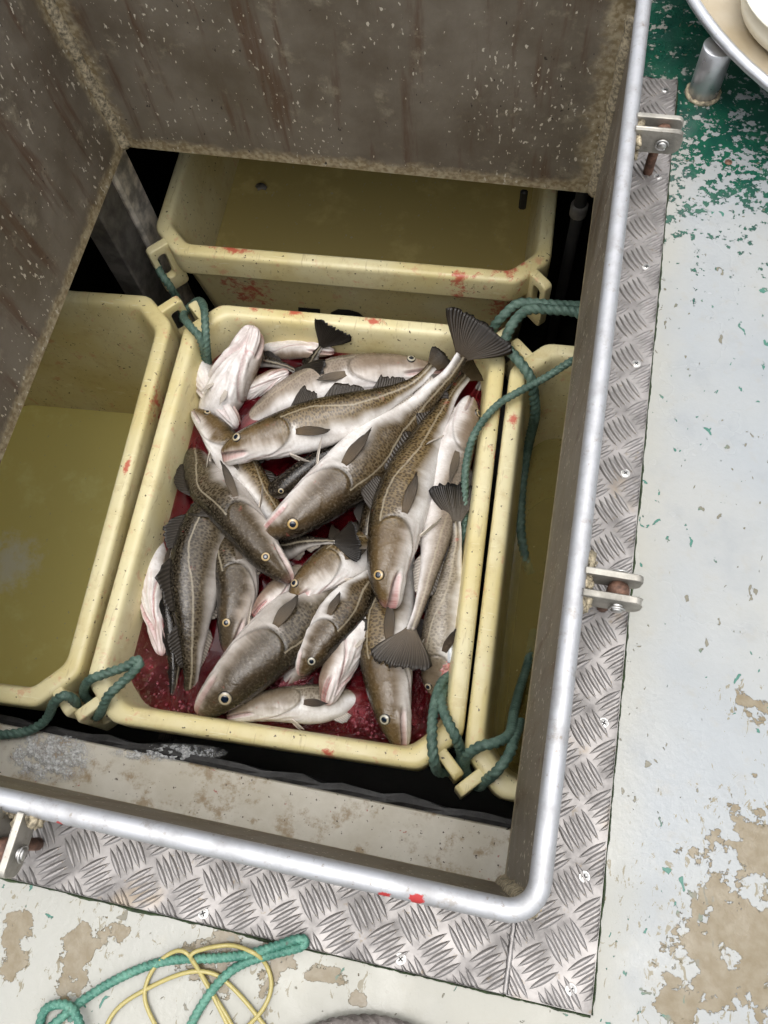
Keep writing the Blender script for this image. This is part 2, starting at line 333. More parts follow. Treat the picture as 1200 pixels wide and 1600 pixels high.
g = G('slush_foam'); o = g.obj(); n1 = g.noise(o, 260, 4, .65); MT['foam'] = g.done(g.mix(g.mapr(n1, .4, .65), (.66, .68, .69), (.90, .90, .89)), .12, 0, g.bump(n1, 1.0, .004), Alpha=g.math('MULTIPLY', g.attr('al'), g.mapr(n1, .35, .6, .55, 1)))
g = G('blood_bubble'); MT['bubble'] = g.done((.42, .10, .13), .04, 0, None, Alpha=.35)
g = G('entrails'); o = g.obj(); n1 = g.noise(o, 90, 4); MT['guts'] = g.done(g.mix(g.mapr(n1, .35, .65), (.50, .13, .12), (.62, .30, .27)), .25, 0, g.bump(n1, .3, .003), Subsurface_Weight=.3, Subsurface_Scale=.005)
MT['post'] = simple('dirty_grey_post', (.62, .57, .49), .55, .1, .5, 30, .5); MT['postdark'] = simple('dark_post', (.13, .12, .105), .6, .1, .4, 30, .4)
MT['print'] = simple('black_print', (.012, .012, .012), .5, 0, .2)

# ------------------------------------------------------------------ structure: deck, hold
X0, X1, Y0, Y1 = -.747, .077, -.0454, 1.0085           # inside faces of the hatch coaming
WT = .008                                             # its plate thickness
def deck():
    b = MB(); a0, a1, c0, c1 = X0 - WT - .022, X1 + WT + .002, Y0 - WT - .002, Y1 + WT + .002; B = 3.2
    xs = [-B, a0, a1, B]; ys = [-B, c0, c1, B]
    for zz, flip in ((0, 0), (-.03, 1)):
        for i in range(3):
            for j in range(3):
                if i == 1 and j == 1: continue
                v = [(xs[i], ys[j], zz), (xs[i + 1], ys[j], zz), (xs[i + 1], ys[j + 1], zz), (xs[i], ys[j + 1], zz)]
                b.add(v, [(3, 2, 1, 0) if flip else (0, 1, 2, 3)])
    o = b.build('deck', MT['deck'], origin=np.zeros(3)); tag(o, kind='structure')
deck()
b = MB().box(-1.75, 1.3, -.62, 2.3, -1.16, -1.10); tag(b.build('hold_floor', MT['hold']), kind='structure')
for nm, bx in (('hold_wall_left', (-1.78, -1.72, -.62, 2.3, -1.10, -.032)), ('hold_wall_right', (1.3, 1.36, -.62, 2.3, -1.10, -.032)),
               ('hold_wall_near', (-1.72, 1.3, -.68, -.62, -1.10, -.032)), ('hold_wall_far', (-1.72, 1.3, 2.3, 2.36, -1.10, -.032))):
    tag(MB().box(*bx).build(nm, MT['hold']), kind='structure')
# the ledge under the near side of the hatch, with its black edge strip
LZ = -.58; le = .026 * (CAM[2] - LZ)
lg = MB().box(-1.72, 1.3, -.62, le - .013, LZ - .10, LZ, .004).build('ledge', MT['ledge'], smooth=False); tag(lg, kind='structure')
v = []; f = []; n = 90
for i in range(n + 1):
    x = -1.72 + 3.02 * i / n; jt = RNG.normal() * .0015
    for (yy, zz) in ((le - .0125, -.05), (le - .014, .003), (le - .008, .005 + jt), (le + jt * 2, .003), (le, -.06)): v.append((x, yy, LZ + zz))
for i in range(n):
    for j in range(4): f.append((i * 5 + j, i * 5 + j + 1, i * 5 + j + 6, i * 5 + j + 5))
mk('edge_strip', v, f, MT['rubber'], lg, False)

# ------------------------------------------------------------------ hatch coaming
coam = thing('hatch_coaming', ((X0 + X1) / 2, (Y0 + Y1) / 2, 0), 'raised aluminium hatch coaming with tube rim around the open hold', 'hatch coaming')
ZB, ZT, ZR, RR = -.28, .066, .070, .0094
def plate(name, A, B, inward, bl, br, flare=0.0):
    """a wall plate from A to B (inner face), gridded so that the paler edges can be stored on it; bl / br: paler band at that end"""
    A = np.array([*A, 0.]); B = np.array([*B, 0.]); L = np.linalg.norm(B - A); nu, nv = 60, 24
    v = []; f = []; e = []
    for side in (0, 1):
        for i in range(nu + 1):
            for j in range(nv + 1):
                p = A + (B - A) * i / nu; z = ZB + (ZT - ZB) * j / nv
                q = p - np.array([*inward, 0.]) * (WT * side + flare * (z - ZB) / (ZT - ZB)); v.append((q[0], q[1], z))
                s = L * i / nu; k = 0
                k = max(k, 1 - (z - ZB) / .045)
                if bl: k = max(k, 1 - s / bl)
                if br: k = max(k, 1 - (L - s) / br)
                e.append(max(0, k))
    o0 = (nu + 1) * (nv + 1)
    for i in range(nu):
        for j in range(nv):
            a = i * (nv + 1) + j; q = (a, a + nv + 1, a + nv + 2, a + 1); f.append(q); f.append(tuple(o0 + k for k in reversed(q)))
    for i in range(nu):
        a = i * (nv + 1); f.append((a, o0 + a, o0 + a + nv + 1, a + nv + 1)); a += nv; f.append((a, a + nv + 1, o0 + a + nv + 1, o0 + a))
    o = mk(name, v, f, MT['wall'], coam, False)
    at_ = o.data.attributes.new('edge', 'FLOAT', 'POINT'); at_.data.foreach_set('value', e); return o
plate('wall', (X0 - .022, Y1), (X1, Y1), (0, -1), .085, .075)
plate('wall', (X0, Y0), (X0, Y1), (1, 0), 0, .05, .020)
plate('wall', (X1, Y1), (X1, Y0), (-1, 0), 0, .02)
plate('wall', (X1, Y0), (X0 - .022, Y0), (0, 1), 0, 0)
# rim tube: a closed loop with rounded corners
def roundrect(x0, x1, y0, y1, r, n=10):
    P = []
    for cx, cy, a0 in ((x1 - r, y0 + r, -90), (x1 - r, y1 - r, 0), (x0 + r, y1 - r, 90), (x0 + r, y0 + r, 180)):
        for k in range(n + 1): a = R(a0 + 90 * k / n); P.append((cx + r * math.cos(a), cy + r * math.sin(a)))
    return P
def loop_tube(P2, z, r, k=16, sub=.03):
    P = []; n = len(P2)
    for i in range(n):
        a = np.array(P2[i]); c = np.array(P2[(i + 1) % n]); m = max(1, int(np.linalg.norm(c - a) / sub))
        for t in range(m): q = a + (c - a) * t / m; P.append((q[0], q[1], z))
    P = np.array(P); n = len(P); T = nrm(np.roll(P, -1, 0) - np.roll(P, 1, 0)); N = np.cross(T, [0, 0, 1.]); v = []; f = []
    for i in range(n):
        for j in range(k): a = 2 * math.pi * j / k; v.append(P[i] + r * (math.cos(a) * N[i] + math.sin(a) * np.array([0, 0, 1.])))
    for i in range(n):
        for j in range(k): f.append((i * k + j, i * k + (j + 1) % k, ((i + 1) % n) * k + (j + 1) % k, ((i + 1) % n) * k + j))
    return v, f
c0 = WT * .5
v, f = loop_tube(roundrect(X0 - c0 - .020, X1 + c0, Y0 - c0, Y1 + c0, .026), ZR, RR); mk('rim_tube', v, f, MT['rim'], coam, origin=np.zeros(3))
# weld beads in the corners
for (cx, cy, r) in ((X0, Y1, .013), (X1, Y1, .012), (X1, Y0, .010), (X0, Y0, .010)):
    P = np.array([(cx - (.020 * (z - ZB) / (ZT - ZB) if cx == X0 else 0), cy, z) for z in np.linspace(ZB + .004, ZT - .03, 60)]); v, f = tube_data(P, r * (1 + .10 * np.convolve(RNG.normal(size=64), np.ones(5) / 3, 'valid')), 10, jit=.04); mk('weld_bead', v, f, MT['weld'], coam)
# hinge brackets
def lug_outline(L, H, n=8):
    r = H * .42; pts = [(0, -H / 2), (L - r, -H / 2)]
    pts += [(L - r + r * math.cos(R(a)), -H / 2 + r + r * math.sin(R(a))) for a in np.linspace(-80, 0, n)]
    pts += [(L - r * .6 + r * .6 * math.cos(R(a)), H / 2 - r * .6 + r * .6 * math.sin(R(a))) for a in np.linspace(0, 90, n)]
    pts += [(0, H / 2)]; return pts
def cyl(b, c, ax, r, h, k=14, bev=.18):
    c = np.array(c, float); ax = nrm(np.array(ax, float)); T = np.array([0, 0, 1.]) if abs(ax[2]) < .9 else np.array([1., 0, 0]); U = nrm(np.cross(ax, T)); V = np.cross(ax, U); v = []; f = []
    prof = ((0, r * (1 - bev)), (r * bev, r), (h - r * bev, r), (h, r * (1 - bev)))
    for (d, q) in prof:
        for j in range(k): a = 2 * math.pi * j / k; v.append(c + ax * d + q * (math.cos(a) * U + math.sin(a) * V))
    for i in range(3):
        for j in range(k): f.append((i * k + j, i * k + (j + 1) % k, (i + 1) * k + (j + 1) % k, (i + 1) * k + j))
    f.append(tuple(range(k - 1, -1, -1))); f.append(tuple(3 * k + j for j in range(k))); b.add(v, f); return b
def lump(b, c, r, k=8, sq=(1, 1, 1), jit=.15):
    v = []; f = []; m = k // 2
    for i in range(m + 1):
        for j in range(k):
            ph = math.pi * i / m; a = 2 * math.pi * j / k; q = r * (1 + jit * RNG.normal() * (0 < i < m))
            v.append((c[0] + sq[0] * q * math.sin(ph) * math.cos(a), c[1] + sq[1] * q * math.sin(ph) * math.sin(a), c[2] + sq[2] * q * math.cos(ph)))
    for i in range(m):
        for j in range(k): f.append((i * k + j, (i + 1) * k + j, (i + 1) * k + (j + 1) % k, i * k + (j + 1) % k))
    b.add(v, f)
def bracket(px, py, out, label, bolt=True):
    """a fork of two lugs welded to the rim, with pin, brown roller and a bolt going down to the deck"""
    p = at(px, py, ZR); out = np.array([*out, 0.]); sd = np.array([-out[1], out[0], 0.])
    p = p if abs(out[0]) < .5 else np.array([X1 + c0 + RR * .7, p[1], 0]); p = p if abs(out[1]) < .5 else np.array([p[0], Y0 - c0 - RR * .7, 0]); p[2] = ZR - .006
    T = lambda a, s, z: p + out * a + sd * s + np.array([0, 0, z])
    L, H, th, gap = .053, .029, .0066, .0150
    root = None
    wb = MB()
    for k in range(60): lump(wb, T(-.004 + .011 * RNG.random(), RNG.uniform(-.024, .024), RNG.uniform(-.016, .008)), RNG.uniform(.003, .0055), 8, (1, 1.5, .8), .25)
    root = wb.build('hinge_bracket', MT['weld'], coam, True); root['label'] = label
    for s in (-1, 1):
        o2 = lug_outline(L, H); n = len(o2); v = []; f = []
        for t in (0, 1):
            for (a, z) in o2: v.append(T(a, s * (gap / 2 + t * th), z))
        f.append(tuple(range(n)) if s < 0 else tuple(range(n - 1, -1, -1))); f.append(tuple(n + i for i in range(n - 1, -1, -1)) if s < 0 else tuple(n + i for i in range(n)))
        for i in range(n): f.append((i, (i + 1) % n, n + (i + 1) % n, n + i))
        o = mk('lug', v, f, MT['lug'], root, False); bv = o.modifiers.new('bevel', 'BEVEL'); bv.width = .0011; bv.segments = 2; bv.limit_method = 'ANGLE'
    b = MB(); W2 = gap / 2 + th
    cyl(b, T(L * .62, -W2 - .006, 0), sd, .0052, 2 * W2 + .012); b.build('pin', MT['screw'], root, True)
    for s in (-1, 1):
        b = MB()
        q = T(L * .62, s * (W2 + .0035), 0); ring = [q + .0068 * (math.cos(a) * out + math.sin(a) * np.array([0, 0, 1.])) for a in np.linspace(0, 5.4, 18)]
        v, f = tube_data(ring, .0012, 6); b.add(v, f); b.build('split_ring', MT['screw'], root, True)
    b = MB(); lump(b, T(L * .62, 0, 0), .0105, 16, (1, 1, 1), .02)
    if bolt: cyl(b, T(L * .62 - .004, 0, -.074), (0, 0, 1), .0058, .070)
    b.build('bolt', MT['rust'], root, True)
bracket(1012, 200, (1, 0), 'hinge fork on the far end of the right rim, rusty bolt below it')
bracket(935, 915, (1, 0), 'hinge fork half way along the right rim')
bracket(10, 1300, (0, -1), 'hinge fork on the near rim at the left edge of the picture')

# ------------------------------------------------------------------ tread plates, screws, sealant
PX, PY = .142, -.1185; PFY = .94; SX = at(795, 1500, 0)[0]
PZ = .004
def bar_mesh(L=.030, W=.0056, H=.0020):
    v = []; f = []; n = 8
    for i in range(n + 1):
        t = -1 + 2 * i / n; ww = W / 2 * (1 - t * t) + .00015; hh = H * (1 - t ** 4)
        for (a, z) in ((-1, -.0004), (-.45, .75), (0, 1), (.45, .75), (1, -.0004)): v.append((t * L / 2, a * ww, z * hh if z > 0 else z))
    for i in range(n):
        for j in range(4): f.append((i * 5 + j, i * 5 + 5 + j, i * 5 + 6 + j, i * 5 + 1 + j))
    return np.array(v), f
BV, BF = bar_mesh()
bar_me = bpy.data.meshes.new('tread_bar'); bar_me.from_pydata(BV.tolist(), [], BF); bar_me.polygons.foreach_set('use_smooth', [True] * len(bar_me.polygons)); bar_me.materials.append(MT['tread'])
def tread(loc, x0, x1, y0, y1, label, ox, oy):
    t = thing('tread_plate', loc, label, 'tread plate')
    if x1 > .1:                                                                # L-shaped: narrow strip beside the coaming, full width below its corner
        xi, yi = X1 + WT + .003, Y0 - WT - .003; O = [(x0, y0), (x1, y0), (x1, y1), (xi, y1), (xi, yi), (x0, yi)]; n = 6
        v = [(*q, .0006) for q in O] + [(*q, PZ) for q in O]
        mk('sheet', v, [tuple(range(n - 1, -1, -1)), tuple(range(n, 2 * n))] + [(i, (i + 1) % n, n + (i + 1) % n, n + i) for i in range(n)], MT['tread'], t, False)
    else: MB().box(x0, x1, y0, y1, .0006, PZ, .0006).build('sheet', MT['tread'], t)
    p = .0452; cnt = 0
    for i in range(-60, 60):
        for j in range(-60, 60):
            for o in (0, 1):
                cx, cy = ox + p * (i + .5 * o), oy + p * (j + .5 * o)
                if not (x0 - .02 < cx < x1 + .02 and y0 - .02 < cy < y1 + .02): continue
                ang = R(-52) if o == 0 else R(38)
                for k in range(-2, 3):
                    d = k * .0063; bx, by = cx - d * math.sin(ang), cy + d * math.cos(ang)
                    ex, ey = abs(math.cos(ang)) * .015, abs(math.sin(ang)) * .015
                    if bx + ex < x0 + .002 or bx - ex > x1 - .002 or by + ey < y0 + .002 or by - ey > y1 - .002: continue
                    if x1 > .1 and bx < .088 and by > -.03: continue            # under the rim
                    if x1 < .1 and by > -.052: continue
                    if cnt >= 345: continue
                    if not (-.62 < bx < .2 and by < 1.0): continue
                    inside = bx - ex > x0 and bx + ex < x1 and by - ey > y0 and by + ey < y1
                    if inside:
                        q = bpy.data.objects.new('tread_bar', bar_me); q.location = (bx - loc[0], by - loc[1], PZ - loc[2]); q.rotation_euler = (0, 0, ang); link(q, t)
                    else:
                        c, s = math.cos(ang), math.sin(ang); v = np.stack([bx + BV[:, 0] * c - BV[:, 1] * s, by + BV[:, 0] * s + BV[:, 1] * c, PZ + BV[:, 2]], 1)
                        v[:, 0] = np.clip(v[:, 0], x0 + .0008, x1 - .0008); v[:, 1] = np.clip(v[:, 1], y0 + .0008, y1 - .0008)
                        mk('tread_bar', v, BF, MT['tread'], t)
                    cnt += 1
    return t
tr = tread((PX - .03, .4, 0), SX + .0012, PX, PY, PFY, 'long chequer plate strip on the deck right of the hatch rim', .1155, .022)
# the right strip narrows to the band beside the coaming: its sheet is an L, the rest lies under the rim
tb = tread((-.4, -.09, 0), -1.0, SX - .0012, PY, -.0455 - WT - .003, 'chequer plate strip on the deck in front of the near rim', -.012, -.0785)
def screw(px, py, parent):
    p = at(px, py, PZ); b = MB(); cyl(b, (p[0], p[1], PZ - .001), (0, 0, 1), .0050, .0026, 18, .3); o = b.build('screw', MT['screw'], parent, True)
    b = MB(); a = RNG.uniform(0, 1.5)
    for k in (0, 1):
        c, s = math.cos(a + k * math.pi / 2), math.sin(a + k * math.pi / 2); L, W = .0024, .0006; z = PZ + .00175 + .00005 * k
        b.add([(p[0] + x * c - y * s, p[1] + x * s + y * c, z) for x, y in ((-L, -W), (L, -W), (L, W), (-L, W))], [(0, 1, 2, 3)])
    b.build('cross_slot', MT['black'], o)
for q in ((1039, 142), (1028, 277), (1010, 418), (994, 569), (977, 740), (943, 1130), (913, 1370), (892, 1546)): screw(*q, tr)
for q in ((318, 1427), (626, 1498)): screw(*q, tb)
v, f = tube_data(np.array([(SX, y, PZ + .0003) for y in np.linspace(PY + .001, -.056, 40)]), .0022, 8, jit=.12); mk('weld_seam', v, f, MT['tread'], tr)
def seal(A, B, nrml, parent):
    A = np.array(A); B = np.array(B); n = int(np.linalg.norm(B - A) / .003); v = []; f = []; nn = np.array(nrml)
    wv = np.convolve(RNG.random(n + 9), np.ones(5) / 5, 'same')[:n + 1]
    for i in range(n + 1):
        p = A + (B - A) * i / n; ww = .0014 + .0045 * max(0, wv[i] - .32)
        for d, z in ((-.0006, .0006), (ww * .5, .0030), (ww, .0006)): q = p + nn * d; v.append((q[0], q[1], z))
    for i in range(n):
        for j in range(2): f.append((i * 3 + j, i * 3 + j + 3, i * 3 + j + 4, i * 3 + j + 1))
    mk('sealant_bead', v, f, MT['seal'], parent, False)
seal((PX, PFY), (PX, PY), (1, 0), tr); seal((SX, PY), (PX, PY), (0, -1), tr); seal((-1.0, PY), (SX, PY), (0, -1), tb)

# ------------------------------------------------------------------ tubs
TZ = -.52; TA, TB, TC = .314, .407, .060                # rim height, half width, half length, corner chamfer
def oct_ring(a, b, c, z, rr=.014, n=4):
    P = [(a, -b + c), (a, b - c), (a - c, b), (-a + c, b), (-a, b - c), (-a, -b + c), (-a + c, -b), (a - c, -b)]; out = []
    for i in range(8):
        p = np.array(P[i]); q0 = np.array(P[i - 1]); q1 = np.array(P[(i + 1) % 8])
        e0 = p + (q0 - p) / np.linalg.norm(q0 - p) * rr; e1 = p + (q1 - p) / np.linalg.norm(q1 - p) * rr
        for t in np.linspace(0, 1, n): s = (1 - t) ** 2 * e0 + 2 * t * (1 - t) * p + t * t * e1; out.append((s[0], s[1], z))
    return out
PROF = [(.200, -.540), (.120, -.540), (.100, -.540), (.088, -.535), (.078, -.52), (.064, -.40), (.048, -.2), (.037, -.06), (.032, -.018), (.0295, -.008), (.027, -.003), (.023, -.0005), (.018, 0), (.010, 0), (.005, -.0008), (.002, -.003), (.0004, -.007), (0, -.012),
        (0, -.060), (.001, -.066), (.005, -.070), (.010, -.071), (.014, -.074), (.018, -.085), (.030, -.2), (.055, -.52), (.065, -.555), (.08, -.56)]
def inner_inset(dz): 
    p = sorted([(z, i) for i, z in PROF[2:11]]); return float(np.interp(-dz, [q[0] for q in p], [q[1] for q in p]))
def cham(i): return max(.046, TC - .40 * i)
def tub(cx, cy, ang, label, seed, blood=()):
    t = thing('fish_tub', (cx, cy, TZ - .56), label, 'tub', 'yellow plastic fish tubs in the hold')
    c, s = math.cos(ang), math.sin(ang)
    W = lambda p: (cx + p[0] * c - p[1] * s, cy + p[0] * s + p[1] * c, TZ + p[2])
    v = []; f = []; k = 32
    bow = lambda x, y, z: (x, y, z)
    for (i, z) in PROF:
        rr = min(.014 + max(0, .035 * (-z / .5)) * (i > .03), .6 * cham(i))
        v += [W(p) for p in oct_ring(TA - i, TB - i, cham(i), z, rr)]
    for r in range(len(PROF) - 1):
        for j in range(k): f.append((r * k + j, r * k + (j + 1) % k, (r + 1) * k + (j + 1) % k, (r + 1) * k + j))
    f.append(tuple(range(k))); f.append(tuple((len(PROF) - 1) * k + j for j in range(k - 1, -1, -1)))
    m = mat_tub(seed, blood)
    mk('shell', v, f, m, t, True)
    for sx in (-1, 1):
        for sy in (-1, 1):
            # a slotted fin standing out of each chamfered corner
            d = np.array([sx, sy]) * .7071; m0 = np.array([sx * (TA - TC / 2), sy * (TB - TC / 2)]); nn = np.array([-d[1], d[0]])
            L0, L1, H = -.012, TC * .7071 + .002, .135; n = 24; outl = []; slot = []
            def rr_(x0, x1, z0, z1, r, n):
                P = []
                for (qx, qz, a0) in ((x1 - r, z0 + r, -90), (x1 - r, z1 - r, 0), (x0 + r, z1 - r, 90), (x0 + r, z0 + r, 180)):
                    for k_ in range(n // 4): a = R(a0 + 90 * k_ / (n // 4 - 1)); P.append((qx + r * math.cos(a), qz + r * math.sin(a)))
                return P
            outl = rr_(L0, L1, -H, -.0025, .010, n); slot = rr_(.011, L1 - .013, -.095, -.024, .009, n); v = []; f = []
            th = (.0075, .0098, .0098, .0075)
            for kk, sg in ((0, -1), (1, -1), (1, 1), (0, 1)):
                ins = .0 if kk else .0022
                cxo = (L0 + L1) / 2; czo = -H / 2
                for (a, z) in outl:
                    a2 = a + (ins if a < cxo else -ins) * (kk == 0) * -0 ; v.append(W((*(m0 + d * a2 + nn * sg * (.0098 if kk else .0098)), z)))
            v = []
            for sg in (-1, 1):
                for (a, z) in outl: v.append(W((*(m0 + d * a + nn * sg * .0095), z)))
                for (a, z) in slot: v.append(W((*(m0 + d * a + nn * sg * .0095), z)))
            for j in range(n):
                j2 = (j + 1) % n
                f.append((j, n + j, n + j2, j2)); f.append((2 * n + j, 2 * n + j2, 3 * n + j2, 3 * n + j))
                f.append((j, j2, 2 * n + j2, 2 * n + j)); f.append((n + j, 3 * n + j, 3 * n + j2, n + j2))
            o = mk('handle_fin', v, f, m, t, False); bv = o.modifiers.new('bevel', 'BEVEL'); bv.width = .0035; bv.segments = 3; bv.limit_method = 'ANGLE'
            o.data.polygons.foreach_set('use_smooth', [True] * len(o.data.polygons))
    t['ang'] = ang
    return t, W
H1 = CAM[2] - TZ
mid, WM = tub(-.2465 * H1, .359 * H1, R(2.5), 'yellow tub full of cod in blood, in the middle of the hold', 1.0,
              [(-.20, .40, .05, .03), (-.12, .395, .06, .02), (.03, .40, .05, .02), (.305, .16, .02, .03), (.305, .24, .02, .03), (.12, -.40, .03, .02)])
lft, WL = tub(-.737 * H1, .338 * H1, R(3.6), 'yellow tub of murky water left of the fish tub, under the left coaming', 5.0, [(.305, .2, .015, .08), (.3, .05, .012, .04)])
rgt, WR = tub(.2345 * H1, .361 * H1, R(2.0), 'yellow tub of dark water right of the fish tub, half under the coaming', 9.0, [(-.305, .22, .02, .04)])
bck, WB = tub(-.2935 * H1, .985 * H1, R(92.1), 'empty looking yellow tub lying crosswise behind the fish tub, blood streak on its corner', 13.0,
              [(.34, -.27, .06, .05), (.25, -.30, .07, .022), (-.22, -.30, .09, .02)])
def fill(W, z, name, m, label, cat, inset_extra=-.006, zb=-.53, kind='stuff'):
    dz = TZ - z; v = []; f = []; k = 32; zs = [-dz, -dz - .02, (-dz + zb) / 2, zb]
    for zz in zs:
        i = inner_inset(-zz) + inset_extra; v += [W(p) for p in oct_ring(TA - i, TB - i, cham(i), zz, .025)]
    for r in range(len(zs) - 1):
        for j in range(k): f.append((r * k + (j + 1) % k, r * k + j, (r + 1) * k + j, (r + 1) * k + (j + 1) % k))
    f.append(tuple(range(k))); f.append(tuple((len(zs) - 1) * k + j for j in range(k - 1, -1, -1)))
    o = mk(name, v, f, m, None, False, origin=np.zeros(3)); tag(o, label, cat, kind=kind); return o
ZBL = -.60
fill(WM, ZBL, 'bloody_water', MT['blood'], 'dark red bloody water around the fish in the middle tub', 'bloody water')
fill(WL, -.93, 'water', mat_water('murky_water_left', (.84, .74, .27), .88, (.75, .70, .30), 6.0), 'murky olive water in the left tub', 'water')
fill(WR, -.80, 'water', mat_water('murky_water_right', (.34, .28, .095), .50, (.74, .66, .28), 5.0), 'dark olive water in the right tub', 'water')
fill(WB, -.72, 'water', mat_water('murky_water_back', (.54, .43, .16), .78, (.75, .65, .25), 5.0), 'brownish water in the crosswise back tub', 'water')
# black print on the front of the crosswise tub, most of it hidden
def on_wall(px, py):
    c = np.array([(px - 600) / FPX, (py - 800) / FPX, 1.0]); d = M.T @ c; p0 = np.array(WB((-TA + .0205, 0, 0))); nn = np.array(WB((-TA + .02 - 1, 0, 0))) - p0; nn[2] = 0
    return CAM + d * (((p0 - CAM) @ nn) / (d @ nn))
b = MB()
def strip(pts, wpx):
    P = [on_wall(*q) for q in pts]; n = len(P); v = []; f = []
    for i, (q, p) in enumerate(zip(pts, P)):
        v.append(p); v.append(on_wall(q[0] + wpx[i][0], q[1] + wpx[i][1]))
    for i in range(n - 1): f.append((2 * i, 2 * i + 1, 2 * i + 3, 2 * i + 2))
    return v, f
b.add(*strip([(466, 480), (500, 483)], [(0, 8), (0, 8)])); b.add(*strip([(478, 487), (490, 488)], [(0, 40), (0, 40)]))
b.build('printed_letter', MT['print'], bck)
b = MB(); b.add(*strip([(514, 500), (517, 488), (528, 483), (545, 484), (560, 488), (570, 496), (572, 510)], [(14, 4), (14, 6), (8, 9), (0, 10), (-5, 10), (-12, 5), (-14, 2)])); b.build('printed_letter', MT['print'], bck)

b = MB(); q = at(408, 292, -.695); lump(b, q, .013, 10, (1, .8, .35), .2); b.build('drain_plug', MT['postdark'], bck, True)
b = MB(); q = at(818, 308, -.60); b.box(q[0] - .008, q[0] + .008, q[1] - .006, q[1] + .006, q[2] - .035, q[2] + .02, .004); b.build('dark_slot', MT['print'], bck)

# ------------------------------------------------------------------ posts in the dark hold
pt = thing('hold_post', (-.86, 1.04, -1.1), 'grimy grey post standing under the far left corner of the coaming', 'post')
MB().box(-.875, -.832, 1.05, 1.125, -1.1, -.035, .006).build('pale_face', MT['post'], pt); MB().box(-.89, -.838, .962, 1.048, -1.1, -.035, .004).build('dark_flange', MT['postdark'], pt)
p2 = thing('hold_pipe', (.06, 1.14, -1.1), 'thin dark pipe standing in the black gap at the far right', 'pipe')
b = MB(); cyl(b, (.065, 1.14, -1.1), (0, 0, 1), .012, 1.06); b.build('pipe', MT['hold'], p2, True)
b = MB(); cyl(b, (.065, 1.14, -.48), (0, 0, 1), .017, .03); b.build('collar', MT['postdark'], p2, True)

# ------------------------------------------------------------------ cod
def sm(a, b, x): t = np.clip((x - a) / (b - a), 0, 1); return t * t * (3 - 2 * t)
UE = np.r_[np.linspace(0, .045, 14), np.linspace(.05, .30, 60), np.linspace(.31, 1, 50)]
TH = np.linspace(0, 2 * np.pi, 96, endpoint=False)
PRF = dict(u=[0, .008, .025, .05, .085, .13, .19, .26, .34, .44, .55, .66, .78, .88, .95, 1],
           d=[.04, .17, .29, .42, .56, .69, .82, .93, 1.0, .98, .86, .66, .43, .28, .22, .21],
           v=[.06, .20, .33, .46, .60, .73, .86, .94, 1.0, 1.0, .85, .60, .36, .24, .21, .21],
           w=[.05, .22, .36, .48, .58, .66, .71, .73, .73, .70, .62, .48, .30, .18, .11, .07])
TONES = {
    'olive':  dict(back=(.028, .021, .010), flank=(.185, .130, .058), belly=(.85, .83, .81), spots=1.0, fin=(0.0240, 0.0202, 0.0163)),
    'brown':  dict(back=(.020, .015, .009), flank=(.120, .086, .044), belly=(.85, .83, .81), spots=.9, fin=(0.0216, 0.0182, 0.0154)),
    'grey':   dict(back=(.022, .018, .012), flank=(.105, .083, .052), belly=(.66, .62, .58), spots=1.0, fin=(0.0240, 0.0216, 0.0192)),
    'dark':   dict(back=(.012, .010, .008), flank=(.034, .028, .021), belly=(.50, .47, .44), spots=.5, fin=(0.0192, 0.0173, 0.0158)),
    'pale':   dict(back=(.13, .105, .075), flank=(.37, .31, .25), belly=(.86, .83, .81), spots=.35, fin=(0.0528, 0.0480, 0.0432)),
    'silver': dict(back=(.09, .073, .05), flank=(.34, .295, .225), belly=(.87, .86, .85), spots=.6, fin=(0.0168, 0.0154, 0.0163)),
}
def setattr_mesh(o, name, typ, data):
    a = o.data.attributes.new(name, typ, 'POINT'); a.data.foreach_set('color' if typ == 'FLOAT_COLOR' else 'value', np.asarray(data, np.float32).ravel())
def set_uv(o, uv):
    l = o.data.uv_layers.new(name='UVMap'); idx = np.zeros(len(o.data.loops), int); o.data.loops.foreach_get('vertex_index', idx); l.data.foreach_set('uv', np.asarray(uv, np.float32)[idx].ravel())
def sheet(name, Pg, colr, parent, tipcol=None, thick=.0009):
    """a thin two-sided fin from a grid of points Pg[ray, along]"""
    a, b_, _ = Pg.shape
    N = nrm(np.cross(np.gradient(Pg, axis=0), np.gradient(Pg, axis=1)))
    tk = thick * (1.1 - np.linspace(0, 1, b_))[None, :, None]
    v = np.vstack([(Pg + N * tk).reshape(-1, 3), (Pg - N * tk).reshape(-1, 3)]); f = []; o0 = a * b_
    for i in range(a - 1):
        for j in range(b_ - 1):
            q = (i * b_ + j, (i + 1) * b_ + j, (i + 1) * b_ + j + 1, i * b_ + j + 1); f.append(q); f.append(tuple(o0 + k for k in reversed(q)))
    ed = [i * b_ for i in range(a)] + [(a - 1) * b_ + j for j in range(1, b_)] + [i * b_ + b_ - 1 for i in range(a - 2, -1, -1)] + [j for j in range(b_ - 2, 0, -1)]
    for p, q in zip(ed, ed[1:] + ed[:1]): f.append((p, o0 + p, o0 + q, q))
    o = mk(name, v, f, MT['fin'], parent)
    t = np.tile(np.linspace(0, 1, b_)[None, :, None], (a, 1, 1)); c1 = np.array(colr); c2 = np.array(tipcol if tipcol is not None else colr)
    cc = (c1 * (1 - t) + c2 * t).reshape(-1, 3); cc = np.c_[np.vstack([cc, cc]), np.ones(2 * o0)]
    setattr_mesh(o, 'col', 'FLOAT_COLOR', cc)
    u = np.tile(np.linspace(0, 1, a)[:, None], (1, b_)).ravel(); vv = np.tile(np.linspace(0, .3, b_)[None], (a, 1)).ravel(); uv = np.stack([u * a / 9, vv], 1); set_uv(o, np.vstack([uv, uv]))
    return o
FISH = []
